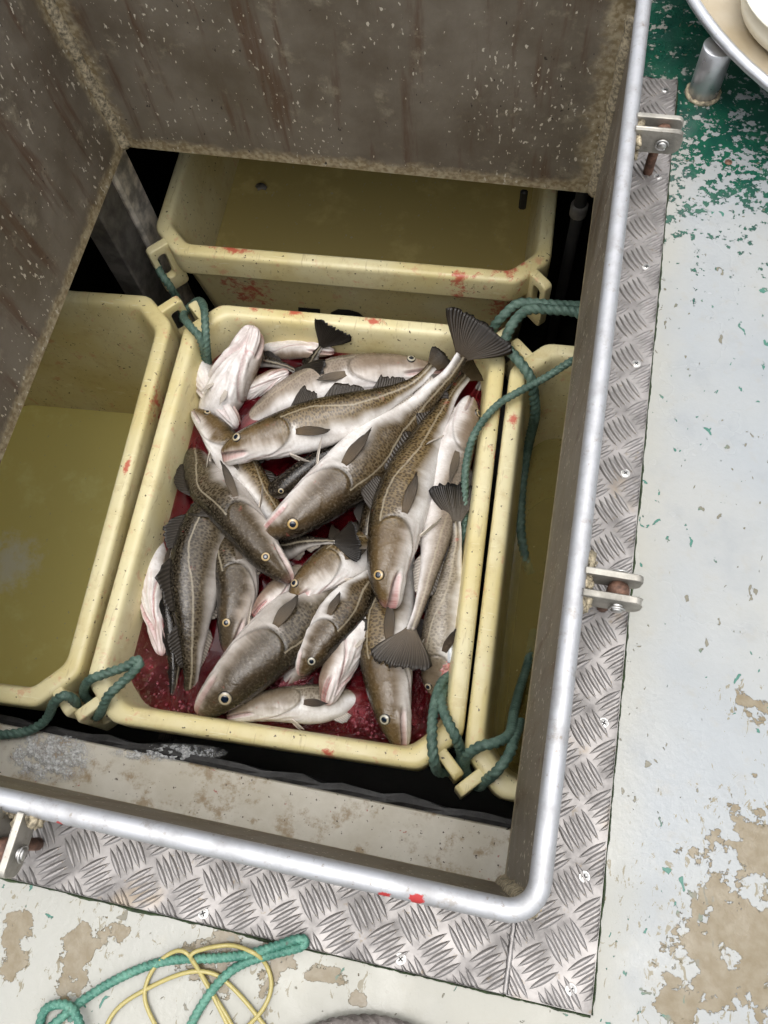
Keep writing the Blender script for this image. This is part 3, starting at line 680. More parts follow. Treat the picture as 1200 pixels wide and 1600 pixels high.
def cod(label, pts, D, dors, roll=(85, 85), tone='olive', tail=(1.0, 1.0), open_=0.0, pinkm=.35, fins='dapv', pect=.16, pang=.25, eye=.094, bend=0, name='cod', tcol=None, vent=0.0, wide=1.0, hf=.31):
    """pts: snout to tail base, (pixel x, pixel y, cm above the blood); D: body depth in pixels; dors: which way the back points in the picture;
    roll: 90 shows the flank, 0 the back, 180 the belly"""
    tn = TONES[tone]; rs = np.random.default_rng(int(abs(pts[0][0] * 7 + pts[0][1]))); 
    W = np.array([at(x, y, ZBL + z / 100) for x, y, z in pts])
    US = np.where(UE < .268, UE * hf / .268, hf + (UE - .268) * (1 - hf) / .732)
    S, L = catmull(W, US); T = nrm(np.gradient(S, US, axis=0))
    c = nrm(CAM - S); c = nrm(c - (c * T).sum(1, keepdims=True) * T); s = np.cross(T, c)
    m = len(pts) // 2; dw = at(pts[m][0] + dors[0], pts[m][1] + dors[1], ZBL) - at(pts[m][0], pts[m][1], ZBL)
    sg = 1.0 if (s[len(US) // 2] @ dw) > 0 else -1.0
    al = np.radians(roll[0] + (roll[1] - roll[0]) * sm(.2, .9, US))[:, None]
    Dv = np.cos(al) * c + np.sin(al) * sg * s; Lv = np.sin(al) * c - np.cos(al) * sg * s
    Dm = D * ppm(ZBL) ; hd = Dm / 2
    d, v_, w_ = (np.interp(UE, PRF['u'], PRF[k]) for k in 'dvw')
    # smooth the piecewise profile a little
    ker = np.array([.25, .5, .25])
    def smo(a):
        b = a.copy(); b[1:-1] = np.convolve(a, ker, 'valid'); return b
    d, v_, w_ = smo(smo(d)), smo(smo(v_)), smo(smo(w_)) * wide
    u = UE[:, None]; th = TH[None]; cs, sn = np.cos(th), np.sin(th)
    tt = np.minimum(th, 2 * np.pi - th) / np.pi + 0 * u
    yy = np.where(cs > 0, d[:, None] * cs, v_[:, None] * cs); xx = w_[:, None] * np.sign(sn) * np.abs(sn) ** .88
    # head features, in units of half depth
    mo = .58 + .95 * u; mg = (u < .118) * sm(.118, .09, u)
    disp = -.13 * mg * np.exp(-((tt - mo) / .028) ** 2) + .05 * mg * np.exp(-((tt - mo + .07) / .04) ** 2) + .030 * mg * np.exp(-((tt - mo - .07) / .035) ** 2)
    ue = .268 - .78 * (tt - .46) ** 2; ge = u - ue; gm = sm(.20, .36, tt) * sm(1.0, .88, tt)
    disp = disp + gm * (.034 * np.exp(np.minimum(ge, 0) / .02) * (ge < 0) + .034 * sm(.008, 0, ge) * (ge >= 0)) - .030 * gm * np.exp(-((ge - .010) / .005) ** 2)
    up = .190 - .55 * (tt - .52) ** 2; disp = disp + .014 * gm * sm(.006, -.004, u - up) * np.exp(np.minimum(u - up, 0) / .03)
    ethc = .33; disp = disp + .06 * np.exp(-(((u - .088) / .030) ** 2 + ((tt - ethc) / .085) ** 2))
    thr = sm(.70, .80, tt) * sm(.06, .10, u) * sm(.30, .25, u); fold = np.sin(tt * 62 + u * 60 + .6 * np.sin(u * 90)); disp = disp + (.014 + .012 * vent) * thr * fold * sm(.08, .15, u) + vent * (.10 * np.exp(-((tt - .80) / .04) ** 2) * sm(.0, .02, u) * sm(.17, .10, u) - .13 * sm(.84, .90, tt) * sm(.015, .04, u) * sm(.15, .09, u)) - .14 * vent * sm(.55, .65, tt) * np.exp(-((ge - .016) / .010) ** 2) + vent * .12 * sm(.5, .7, tt) * np.exp(-((ge + .02) / .03) ** 2)
    disp = disp - .05 * sm(.93, .99, tt) * sm(.03, .08, u) * sm(.24, .2, u)
    nz = np.convolve(rs.normal(size=len(US)), np.ones(9) / 9, 'same')[:, None]
    disp = disp + .02 * nz * sm(.3, .4, u)
    rad = np.sqrt(xx ** 2 + yy ** 2) + 1e-6; k = 1 + disp / np.maximum(rad, .12)
    xx, yy = xx * k, yy * k
    yy = yy - .05 * sm(.12, 0, u)                                   # overhanging snout
    if open_: 
        low = sm(-.02, .05, tt - mo) * mg; yy = yy - open_ * low * (1 - u / .118) * 1.2
    Vx = S[:, None] + hd * (xx[..., None] * Lv[:, None] + yy[..., None] * Dv[:, None])
    nu, nt_ = len(US), len(TH)
    V = Vx.reshape(-1, 3); f = []
    for i in range(nu - 1):
        for j in range(nt_): f.append((i * nt_ + j, i * nt_ + (j + 1) % nt_, (i + 1) * nt_ + (j + 1) % nt_, (i + 1) * nt_ + j))
    f.append(tuple(range(nt_ - 1, -1, -1))); f.append(tuple((nu - 1) * nt_ + j for j in range(nt_)))
    base = S.mean(0).copy(); base[2] = V[:, 2].min()
    t = thing(name, base, label, 'fish', 'cod lying in the middle tub'); FISH.append(t)
    o = mk('body', V, f, MT['fish'], t)
    # colours: dark back, spotted flank, white belly
    wob = .05 * np.convolve(rs.normal(size=nu), np.ones(7) / 7, 'same')[:, None] * 1.5
    bk, fl, be = (np.array(tn[q]) for q in ('back', 'flank', 'belly'))
    t2 = tt + wob + .05 * sm(.3, 0, u)
    cc = bk + (fl - bk) * sm(.08, .42, t2)[..., None]; cc = cc + (be - cc) * sm(.50, .76, t2)[..., None]
    hm = sm(.28, .22, u) * sm(.85, .5, tt); cc = cc * (1 - hm[..., None] * np.array((.30, .36, .42)))
    clei = gm * sm(.40, .52, tt) * np.exp(-((ge - .030) / .016) ** 2); cc = cc + (be * .95 - cc) * (.75 * clei)[..., None]; cc = cc * (1 - .72 * (mg * np.exp(-((tt - mo) / .016) ** 2))[..., None]); cc = cc * (1 - .45 * (np.exp(-((ge - .012) / .007) ** 2) * gm)[..., None])
    cc = cc + (np.array(tn['fin']) - cc) * (.75 * sm(.93, 1.0, u) * sm(.9, .5, tt))[..., None]
    setattr_mesh(o, 'col', 'FLOAT_COLOR', np.concatenate([cc, np.ones((nu, nt_, 1))], 2))
    spot = sm(.20, .30, u) * sm(.98, .9, u) * sm(.60, .46, t2) * tn['spots']; setattr_mesh(o, 'spot', 'FLOAT', spot)
    lt = .27 + .14 * sm(.38, .62, u); per = hd * 2.2 * np.sqrt(.5 * (d ** 2 + w_ ** 2))[:, None] + .004
    lat = np.where(u > .25, (tt - lt) * per, 1.0); setattr_mesh(o, 'lat', 'FLOAT', lat)
    pk = pinkm * (.9 * mg * (np.exp(-((tt - mo - .03) / .022) ** 2) + .5 * np.exp(-((tt - mo + .04) / .022) ** 2)) + .55 * gm * sm(.75, .9, tt) * np.exp(-(ge / .02) ** 2) + .22 * thr * sm(-.2, -.8, fold) + .5 * sm(.03, 0, u) + .9 * vent * sm(.5, .6, tt) * np.exp(-((ge - .018) / .008) ** 2) + .35 * vent * sm(.16, .05, u))
    setattr_mesh(o, 'pink', 'FLOAT', np.clip(pk, 0, 1))
    set_uv(o, np.stack([(US[:, None] * L + 0 * tt), tt * per * np.sign(np.sin(th) + 1e-9) + pts[0][0] * .01], 2).reshape(-1, 2))
    # eyes
    er = eye * Dm if eye else 0
    iu = int(np.argmin(abs(UE - .088)))
    for side in ((1, -1) if eye else ()):
        ang = ethc * np.pi if side > 0 else 2 * np.pi - ethc * np.pi; j = int(np.argmin(abs(TH - ang)))
        p = Vx[iu, j]; nn = nrm(np.cross(Vx[iu + 1, j] - Vx[iu - 1, j], Vx[iu, (j + 1) % nt_] - Vx[iu, j - 1]))
        if nn @ (p - S[iu]) < 0: nn = -nn
        A = nrm(np.cross(nn, T[iu])); B = np.cross(nn, A); k2 = 20
        def dome(prof):
            v = []; f = []
            for (q, h) in prof:
                for z in range(k2): a = 2 * math.pi * z / k2; v.append(p + nn * (h * er - .0012) + er * q * (math.cos(a) * A + math.sin(a) * B))
            for i in range(len(prof) - 1):
                for z in range(k2): f.append((i * k2 + z, i * k2 + (z + 1) % k2, (i + 1) * k2 + (z + 1) % k2, (i + 1) * k2 + z))
            f.append(tuple((len(prof) - 1) * k2 + z for z in range(k2))); return v, f
        pr = [(1.06, -.25), (1.03, .02), (.97, .08), (.90, .12), (.80, .17), (.66, .22), (.5, .27)]; gk = rs.uniform(0, 1); gc = np.array((.50, .33, .12)) * gk + np.array((.46, .46, .39)) * (1 - gk); cl = [(.03, .025, .02)] * 3 + [tuple(gc * .35), tuple(gc * .85), tuple(gc), tuple(gc * .8)]
        v, f2 = dome(pr); eo = mk('eye', v, f2, MT['iris'], t); setattr_mesh(eo, 'col', 'FLOAT_COLOR', np.repeat(np.c_[np.array(cl), np.ones(7)], k2, 0))
        v, f2 = dome([(.54, .255), (.50, .29), (.34, .33), (.15, .35)]); mk('pupil', v, f2, MT['pupil'], eo)
    # fins
    finc = np.array(tn['fin']); pale = np.array(tn['belly']) * .55 + .05
    def ridge(u0, u1, H, sgn, colr, tipc, nm, lean=.75):
        uu = np.linspace(u0, u1, 14); P0 = np.stack([np.interp(uu, UE, Vx[:, 0 if sgn > 0 else nt_ // 2, q]) for q in range(3)], 1)
        Dd = np.stack([np.interp(uu, UE, Dv[:, q]) for q in range(3)], 1) * sgn; Tt = np.stack([np.interp(uu, UE, T[:, q]) for q in range(3)], 1); Ll = np.stack([np.interp(uu, UE, Lv[:, q]) for q in range(3)], 1)
        x = np.linspace(0, 1, 14); hh = H * hd * (np.minimum(1, (x / .18)) ** .7) * (1 - x) ** .55 * (1 + .10 * rs.normal(size=14)); lay = rs.uniform(-.5, .6)
        y = np.linspace(0, 1, 6); Pg = P0[:, None] - Dd[:, None] * .0035 + y[None, :, None] * (hh + .0035)[:, None, None] * (Dd + lean * Tt + lay * Ll * y.mean())[:, None]
        sheet(nm, Pg, colr, t, tipc)
    if 'd' in fins:
        for a, b2, h in ((.30, .43, .62), (.46, .65, .46), (.69, .85, .40)): ridge(a, b2, h, 1, finc * 1.5, finc, 'dorsal_fin')
    if 'a' in fins:
        for a, b2, h in ((.50, .67, .36), (.70, .85, .32)): ridge(a, b2, h, -1, pale * .9, pale * .45, 'anal_fin')
    def fan(uq, tq, side, Ln, w0, w1, colr, tipc, nm, out_, dwn):
        ang = tq * np.pi if side > 0 else 2 * np.pi - tq * np.pi; i = int(np.argmin(abs(UE - uq))); j = int(np.argmin(abs(TH - ang)))
        p = Vx[i, j]; nn = nrm(np.cross(Vx[i + 1, j] - Vx[i - 1, j], Vx[i, (j + 1) % nt_] - Vx[i, j - 1])); 
        if nn @ (p - S[i]) < 0: nn = -nn
        bd = nrm(T[i] + dwn * -Dv[i] + out_ * nn); sd_ = nrm(np.cross(nn, bd)); a = np.linspace(-1, 1, 11); y = np.linspace(0, 1, 8); wy = w0 + (w1 - w0) * np.sin(np.pi * .62 * y) / .93
        ln = Ln * (1 - .10 * np.abs(a) ** 2 - .22 * (a > 0) * a) * (1 + .04 * rs.normal(size=11)); Pg = np.zeros((11, 8, 3))
        for q in range(11):
            for z in range(8): Pg[q, z] = p - nn * .002 + bd * ln[q] * y[z] + sd_ * a[q] * wy[z] * (1 - .55 * y[z] ** 4) + nn * (.10 * Ln * math.sin(y[z] * 2.2) * out_)
        sheet(nm, Pg, colr, t, tipc)
    if 'p' in fins:
        for side in (1, -1): fan(.29, .55, side, pect * L, .05 * Dm, .105 * Dm, finc * 2.6 + np.array((.045, .030, .012)), finc * 1.3, 'pectoral_fin', pang, rs.uniform(-.1, .25))
    if 'v' in fins:
        for side in (1, -1): fan(.245, .90, side, .105 * L, .03 * Dm, .055 * Dm, pale * 1.1, pale * .8, 'pelvic_fin', .55, .2)
    # tail
    if tail:
        tl, tsp = tail; tph = rs.uniform(-1, 1); Ln = .155 * L * tl; sp = .115 * L * tsp; a = np.linspace(-1, 1, 25); y = np.linspace(0, 1, 10); Pg = np.zeros((25, 10, 3)); Tn, Dn, Ln_ = T[-1], Dv[-1], Lv[-1]
        for q in range(25):
            for z in range(10):
                yb = y[z]; w0 = .20 * hd * 1.05; ww = w0 + (sp - w0) * (.35 * yb + .65 * np.sin(yb * np.pi / 2) ** 1.3); ln = Ln * (1 + .05 * abs(a[q]) ** 2 - .16 * max(0, abs(a[q]) - .8) / .2 + (.035 * rs.normal() if z == 9 else 0))
                Pg[q, z] = S[-1] - Tn * .004 + Tn * ln * yb * (1 - .10 * abs(a[q]) * yb) + Dn * a[q] * ww + Ln_ * (.13 * Ln * math.sin(a[q] * 2.2 + tph) * yb + .007 * Ln * math.sin(a[q] * 17) * yb + bend * Ln * yb ** 2)
        tf = np.array(tcol) if tcol else finc
        sheet('tail_fin', Pg, tf * 1.1 + fl * .22, t, tf * .45, .0014)
    return t

cod('gaping cod lying across the top of the pile, white belly towards the camera', [(345, 706, 6.5), (385, 694, 7.5), (430, 682, 7.5), (500, 661, 7.5), (560, 641, 8), (620, 616, 8), (655, 594, 8.5), (676, 572, 9)], 84, (0, -1), (98, 92), 'olive', (.55, .5), .28, .6, hf=0.31)
cod('largest spotted cod in the centre, its fan tail standing up over the far rim', [(413, 842, 5.5), (455, 815, 6.5), (505, 775, 6.5), (555, 732, 6), (602, 688, 5), (642, 648, 5), (675, 612, 7), (702, 585, 9), (722, 556, 11)], 102, (1, 1), (70, 92), 'brown', (.95, 1.25), .06, .75, bend=.1, hf=0.345)
cod('long cod with yellowish flank lying head down along the right, mouth open', [(600, 950, 6.5), (602, 905, 7), (612, 850, 7), (626, 790, 6.5), (650, 728, 6), (682, 662, 5.5), (706, 618, 5), (728, 588, 4.5)], 92, (-1, -.3), (84, 80), 'olive', (1.1, 1.2), .25, .7, hf=0.3)
cod('pinkish pale cod, head in the far right corner, tail fan at the near right', [(738, 622, 3.5), (724, 665, 4), (706, 715, 4), (692, 770, 4), (682, 830, 4), (670, 890, 4.5), (655, 948, 5.5), (642, 985, 6.5)], 72, (1, 0), (112, 80), 'pale', (1.0, 1.0), .1, .35, eye=.10, hf=0.245)
cod('slender gutted cod against the right wall, black tail towards the far end', [(676, 1092, -2), (682, 1050, 0), (690, 1005, 2), (698, 950, 3), (706, 900, 3.5), (712, 860, 4), (714, 835, 4.5), (713, 815, 5)], 68, (-1, 0), (88, 75), 'silver', (1.5, 1.35), .2, .9, fins='dp', tcol=(.02, .02, .024), hf=0.25)
cod('cod lying head down in the near right of the tub, snout by the near rim', [(624, 1172, 1.5), (614, 1125, 2.2), (606, 1065, 2.5), (602, 1005, 2), (606, 955, 1), (620, 890, 0), (640, 820, -1.5), (655, 760, -2)], 88, (-1, 0), (88, 88), 'olive', None, .1, .4, hf=0.31)
cod('dark backed cod in the left middle, snout pointing to the near right', [(452, 912, 5), (418, 872, 5.8), (385, 826, 5.5), (355, 786, 4.8), (328, 758, 3), (312, 728, 0), (305, 690, -3.5), (305, 650, -6)], 82, (-1, 1), (64, 74), 'grey', None, .12, .3, hf=0.34)
cod('cod with round silver eye against the left wall, head up and white belly', [(304, 640, 3), (328, 664, 3.2), (355, 700, 3), (384, 742, 2.2), (412, 782, 1.2), (436, 815, -.5), (460, 850, -2.5), (480, 880, -4)], 66, (1, -1), (98, 112), 'olive', None, .05, .25, hf=0.29)
cod('white throated cod head lying belly up in the far left corner', [(402, 518, 5.5), (388, 545, 5), (368, 582, 3.5), (352, 616, 1), (338, 650, -3), (330, 690, -6), (325, 740, -8)], 88, (1, .5), (158, 165), 'pale', None, .35, .4, fins='v', eye=.09, vent=0.8, wide=1.15, hf=0.42)
cod('white cod throat half sunk in blood below the belly up head', [(372, 668, -1), (352, 640, 1.3), (332, 612, 1.6), (318, 585, .5), (312, 560, -2), (310, 530, -5)], 58, (1, 1), (165, 165), 'pale', None, .2, .5, fins='', eye=None, vent=0.5, wide=1.15, hf=0.45)
cod('big white bellied cod floating along the far rim, head to the right', [(688, 576, 1.0), (650, 578, 1.3), (595, 581, 1.4), (535, 591, 1.3), (475, 610, .9), (425, 634, .2), (385, 665, -2), (350, 700, -5)], 84, (0, -1), (112, 122), 'pale', None, .15, .6, fins='p', pect=.13, hf=0.36)
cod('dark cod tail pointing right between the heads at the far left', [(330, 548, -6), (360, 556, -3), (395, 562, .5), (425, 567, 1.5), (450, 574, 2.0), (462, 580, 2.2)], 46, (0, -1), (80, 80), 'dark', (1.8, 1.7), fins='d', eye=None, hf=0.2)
cod('cod head facing right by the far wall, chin up', [(522, 553, 1.0), (495, 548, 1.4), (462, 546, 1.0), (430, 548, -1), (400, 545, -5), (380, 540, -7)], 44, (0, 1), (125, 125), 'pale', None, .2, .5, fins='', eye=.1, vent=0.4, wide=1.15, hf=0.5)
cod('small cod jaw poking up beside the white belly at the far left', [(450, 579, 2.0), (430, 588, 2.2), (408, 600, 1.5), (388, 612, -.5), (370, 622, -4), (350, 630, -7)], 40, (1, -.6), (150, 150), 'pale', None, .15, .6, fins='', eye=None, vent=0.5, wide=1.15, hf=0.5)
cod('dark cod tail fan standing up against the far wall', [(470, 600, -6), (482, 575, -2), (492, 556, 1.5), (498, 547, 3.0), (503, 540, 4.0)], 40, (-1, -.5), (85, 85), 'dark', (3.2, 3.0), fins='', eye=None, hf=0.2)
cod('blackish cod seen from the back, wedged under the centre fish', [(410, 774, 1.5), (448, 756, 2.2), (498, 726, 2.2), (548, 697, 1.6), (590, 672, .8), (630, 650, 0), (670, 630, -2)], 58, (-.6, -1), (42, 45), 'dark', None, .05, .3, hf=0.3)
cod('broad spotted cod body on the left with a pale lateral line, tail sunk in blood', [(372, 745, -2), (352, 785, 0), (326, 830, 2), (310, 880, 3), (304, 940, 3), (302, 1000, 2.2), (300, 1055, .5), (296, 1100, -2.5)], 98, (-1, 0), (74, 72), 'grey', (1, 1), fins='dav', hf=0.25)
cod('cod with white throat and open red mouth by the left wall', [(266, 1020, -.6), (256, 990, .6), (246, 955, 1.0), (242, 915, .6), (245, 870, -1), (255, 820, -4), (265, 780, -6)], 56, (1, 0), (140, 135), 'pale', None, .5, 1.0, fins='p', eye=None, vent=0.7, wide=1.15, hf=0.42)
cod('cod head beside the broad spotted body, gold eye, snout down', [(350, 1020, 1.5), (361, 975, 2.2), (370, 925, 2.2), (366, 878, 1.6), (358, 840, .5), (350, 800, -1), (345, 760, -3)], 78, (-1, 0), (80, 85), 'grey', None, .15, .4, hf=0.42)
cod('large dark cod head at the near left, orange eye, snout at the near rim', [(314, 1122, 3), (352, 1082, 4.2), (394, 1038, 4.4), (436, 998, 3.6), (476, 966, 2.4), (515, 940, .5), (555, 915, -2), (590, 895, -4)], 108, (1, 1), (72, 74), 'grey', None, .1, .35, eye=.10, hf=0.43)
cod('cod with pink mouth lying snout to the near left under the fan tail', [(450, 948, 3), (478, 915, 3.6), (512, 888, 3.4), (545, 868, 2.2), (575, 852, .5), (600, 840, -2), (625, 826, -4)], 76, (-1, -1), (104, 100), 'olive', None, .25, .8, hf=0.42)
cod('dark fan tail spread to the right over the middle fish', [(395, 880, -5), (420, 870, -3), (450, 856, .5), (480, 848, 3.5), (506, 846, 5.0), (524, 846, 6)], 44, (0, -1), (86, 88), 'dark', (1.7, 1.5), fins='a', eye=None, hf=0.2)
cod('small pink jawed cod head squeezed between larger heads', [(394, 962, 2.0), (412, 942, 2.4), (434, 922, 1.6), (458, 905, .2), (480, 890, -2), (500, 878, -4)], 44, (-1, -1), (120, 120), 'pale', None, .2, .9, fins='', eye=None, vent=0.5, wide=1.15, hf=0.5)
cod('young cod with brown back in the near middle, grey eye', [(472, 1058, 4), (491, 1020, 4.8), (514, 984, 4.8), (542, 948, 4.2), (568, 918, 3), (592, 890, 1), (612, 866, -1)], 70, (1, 1), (68, 72), 'brown', None, .08, .4, eye=.095, hf=0.34)
cod('small white cod lying belly up near the near rim, red cheek', [(506, 1100, 2.5), (518, 1066, 3), (535, 1026, 3), (552, 992, 2.4), (566, 965, 1), (580, 935, -1), (590, 910, -3)], 60, (-1, -.3), (132, 150), 'pale', None, .15, .9, pang=.8, eye=None, vent=0.4, wide=1.15, hf=0.43)
cod('grey cod floating along the near rim with its head to the left', [(354, 1118, .4), (396, 1106, 1.0), (440, 1100, 1.0), (482, 1100, .6), (525, 1096, -.3), (565, 1085, -2), (600, 1070, -4)], 62, (0, -1), (102, 118), 'silver', None, .1, .5, eye=None, hf=0.45)
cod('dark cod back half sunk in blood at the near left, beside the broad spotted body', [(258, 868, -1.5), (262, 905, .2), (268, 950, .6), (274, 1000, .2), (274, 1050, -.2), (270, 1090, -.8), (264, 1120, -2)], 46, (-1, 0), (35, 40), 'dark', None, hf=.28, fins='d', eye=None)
cod('dark tail fan in the far right corner under the raised tail', [(700, 690, -7), (720, 660, -5), (740, 625, -2), (752, 598, .5), (757, 584, 1.8)], 46, (1, 0), (80, 80), 'dark', (2.6, 2.2), hf=.2, fins='', eye=None)
cod('half hidden cod under the right side fish, brown flank showing in the middle gap', [(560, 930, -2), (572, 890, .2), (580, 850, .8), (590, 800, .8), (600, 750, .2), (615, 700, -1.5), (630, 660, -3)], 56, (-1, 0), (70, 70), 'brown', None, hf=.3, fins='d', eye=None)
cod('pale belly showing between the heads in the near middle', [(440, 1075, -2), (468, 1045, -.5), (500, 1008, .2), (535, 965, .3), (565, 930, -.5), (590, 900, -2.5)], 50, (1, 1), (120, 120), 'pale', None, hf=.3, fins='', eye=None)
# entrails hanging out of the gutted fish
b = MB(); gut = [(696, 1000, 3.5), (690, 1012, 3.5), (684, 1022, 3.2), (690, 1032, 2.8), (697, 1040, 2.4), (703, 1020, 3.2), (704, 1003, 3.6), (692, 1046, 2.2)]
P, _ = catmull([at(x, y, ZBL + z / 100) for x, y, z in gut], 60); v, f = tube_data(P, .0065 * (1 + .35 * np.sin(np.linspace(0, 22, 60))), 10, jit=.04); b.add(v, f)
for q in ((692, 1044, 2.2), (697, 1052, 2.0), (686, 1038, 2.4)): lump(b, at(q[0], q[1], ZBL + q[2] / 100), .010, 12, (1.2, 1, .8), .06)
b.build('entrails', MT['guts'], FISH[4], True)
b = MB(); P, _ = catmull([at(x, y, ZBL + z / 100) for x, y, z in ((700, 998, 3.8), (704, 1015, 3.6), (706, 1035, 3.0))], 12); v, f = tube_data(P, .008, 10, jit=.05); b.add(v, f); b.build('swim_bladder', MT['ice'], FISH[4], True)

# bubbles on the blood
b = MB()
def bub(n, cx, cy, sx, sy, r0, r1):
    for _ in range(n):
        p = at(cx + RNG.normal() * sx, cy + RNG.normal() * sy, ZBL); r = RNG.uniform(r0, r1); v = []; f = []
        for i, (q, h) in enumerate(((1, -.1), (.9, .22), (.6, .42), (.25, .52))):
            for j in range(10): a = 2 * math.pi * j / 10; v.append((p[0] + r * q * math.cos(a), p[1] + r * q * math.sin(a), ZBL + r * h))
        for i in range(3):
            for j in range(10): f.append((i * 10 + j, i * 10 + (j + 1) % 10, (i + 1) * 10 + (j + 1) % 10, (i + 1) * 10 + j))
        f.append(tuple(30 + j for j in range(10))); b.add(v, f)
bub(90, 470, 1075, 26, 12, .0018, .0042); bub(60, 245, 1065, 22, 20, .0015, .003); bub(70, 590, 1130, 40, 18, .0015, .0032); bub(40, 300, 1100, 20, 8, .0015, .003); bub(30, 600, 552, 60, 2, .001, .0025); bub(30, 680, 1110, 10, 25, .0012, .0026)
tag(b.build('blood_foam', MT['bubble'], None, True), 'patches of small bubbles floating on the bloody water', 'foam', kind='stuff')

# ------------------------------------------------------------------ ropes
def rope(name, pts, r, m, label, cat='rope', lay=4.6, group=None, fuzz=420, lobes=3, amp=.28):
    P, L = catmull(np.array(pts), 8); n = max(24, int(L / (r * .38))); P, L = catmull(np.array(pts), n)
    v, f = tube_data(P, r, 18, lobes, lay * r, amp, .02)
    t = thing(name, P[:, :].mean(0) * [1, 1, 0] + [0, 0, P[:, 2].min() - r], label, cat, group)
    mk('rope', v, f, m, t)
    if fuzz:
        fv = []; ff = []; T, U, V = frames(P)
        for k in range(int(fuzz * L)):
            i = RNG.integers(0, n); a = RNG.uniform(0, 6.28); d = math.cos(a) * U[i] + math.sin(a) * V[i]; p = P[i] + d * r * .85
            e = p + d * r * RNG.uniform(.15, .55) + T[i] * r * RNG.normal() * .9 + RNG.normal(size=3) * r * .25; sd_ = np.cross(d, T[i]) * .00035; q = len(fv)
            fv += [p - sd_, p + sd_, e]; ff.append((q, q + 1, q + 2))
        o = mk('loose_fibre', fv, ff, m, t, False); o['kind'] = 'stuff'
    return t
A3 = lambda L: [at(x, y, z) for x, y, z in L]
HR = 'green ropes tied to the tub handles'
rope('handle_rope', A3([(327, 588, -.63), (323, 547, -.535), (321, 512, -.498), (319, 482, -.497), (311, 470, -.55), (297, 479, -.575), (287, 494, -.55), (296, 508, -.500), (311, 526, -.503), (319, 550, -.545), (323, 588, -.635)]), .0070, MT['rope_hold'], 'worn green rope loop at the far left corner of the fish tub', group=HR)
rope('handle_rope', A3([(243, 408, -.58), (252, 428, -.575), (265, 447, -.60), (279, 472, -.66), (286, 500, -.72)]), .0075, MT['rope_hold'], 'green rope end hanging through the left handle of the crosswise tub', group=HR)
rope('handle_rope', A3([(940, 520, -.50), (905, 490, -.49), (860, 484, -.485), (826, 484, -.48), (806, 500, -.478), (792, 524, -.485), (790, 542, -.49), (800, 552, -.492), (817, 572, -.495), (829, 592, -.51), (834, 615, -.54), (836, 648, -.60), (832, 668, -.66), (822, 713, -.755), (815, 770, -.79), (814, 828, -.800), (821, 872, -.806), (829, 896, -.82)]), .0088, MT['rope_hold'], 'thick green rope from under the right coaming, hanging down into the right tub water', group=HR)
rope('handle_rope', A3([(935, 470, -.52), (905, 478, -.50), (860, 476, -.487), (812, 474, -.487), (786, 494, -.495), (770, 514, -.52), (768, 530, -.56)]), .0085, MT['rope_hold'], 'second strand of green rope looping over the far right corner of the fish tub', group=HR)
rope('crossing_rope', A3([(930, 545, -.40), (893, 564, -.44), (852, 590, -.475), (809, 613, -.496), (781, 630, -.503), (756, 656, -.505), (738, 686, -.515), (728, 728, -.535), (726, 770, -.55), (725, 830, -.575), (722, 870, -.62)]), .0063, MT['rope_hold'], 'green rope crossing both tub rims and running down along the right side of the fish', group=HR)
rope('handle_rope', A3([(707, 1052, -.59), (690, 1068, -.55), (680, 1098, -.525), (675, 1145, -.498), (678, 1188, -.502), (686, 1206, -.56), (706, 1202, -.585), (721, 1182, -.555), (712, 1152, -.500), (698, 1123, -.503), (690, 1097, -.525), (694, 1076, -.56), (706, 1064, -.60)]), .0075, MT['rope_hold'], 'green rope loop on the near right handle of the fish tub', group=HR)
rope('handle_rope', A3([(834, 985, -.82), (824, 1038, -.795), (812, 1077, -.73), (803, 1113, -.62), (797, 1146, -.525), (776, 1160, -.493), (748, 1167, -.493), (728, 1183, -.52), (728, 1206, -.57), (746, 1228, -.57), (757, 1221, -.53), (776, 1205, -.497), (796, 1178, -.496), (804, 1152, -.525), (813, 1128, -.60)]), .0075, MT['rope_hold'], 'green rope knotted on the near handle of the right tub, trailing into its water', group=HR)
rope('handle_rope', A3([(142, 1100, -.58), (131, 1084, -.545), (138, 1064, -.500), (163, 1053, -.492), (195, 1042, -.490), (213, 1031, -.487), (218, 1037, -.487), (207, 1051, -.487), (188, 1069, -.490), (168, 1089, -.493), (156, 1115, -.53), (148, 1120, -.58)]), .0070, MT['rope_hold'], 'green rope loop on the near left handle of the fish tub', group=HR)
rope('handle_rope', A3([(120, 1112, -.58), (117, 1096, -.52), (101, 1087, -.492), (85, 1097, -.505), (76, 1118, -.545), (60, 1134, -.56), (30, 1145, -.565), (-30, 1150, -.565)]), .0072, MT['rope_hold'], 'green rope on the near right handle of the left tub, trailing into the dark', group=HR)
dr = .0036
rope('deck_rope', [p + np.array([0, 0, dr]) for p in A3([(60, 1640, 0), (70, 1582, 0), (92, 1568, .006), (114, 1574, .008), (128, 1604, .008), (120, 1640, .002)])], dr, MT['rope_deck'], 'small green rope loop on the deck at the bottom left edge', lay=4.0, fuzz=60)
rope('deck_rope', [p + np.array([0, 0, dr]) for p in A3([(60, 1625, 0), (88, 1598, .0), (125, 1567, 0), (165, 1540, 0), (208, 1518, 0), (250, 1503, 0), (292, 1497, .001), (340, 1496, .002), (387, 1490, .006), (430, 1478, .007), (462, 1467, .0075), (478, 1468, .0075), (470, 1479, .006), (430, 1489, .004), (385, 1503, .002), (354, 1523, .002), (326, 1556, .001), (300, 1600, 0), (288, 1640, 0)])], dr, MT['rope_deck'], 'bright green rope doubled back on the white deck, its bight on the chequer plate', lay=4.0, fuzz=60)
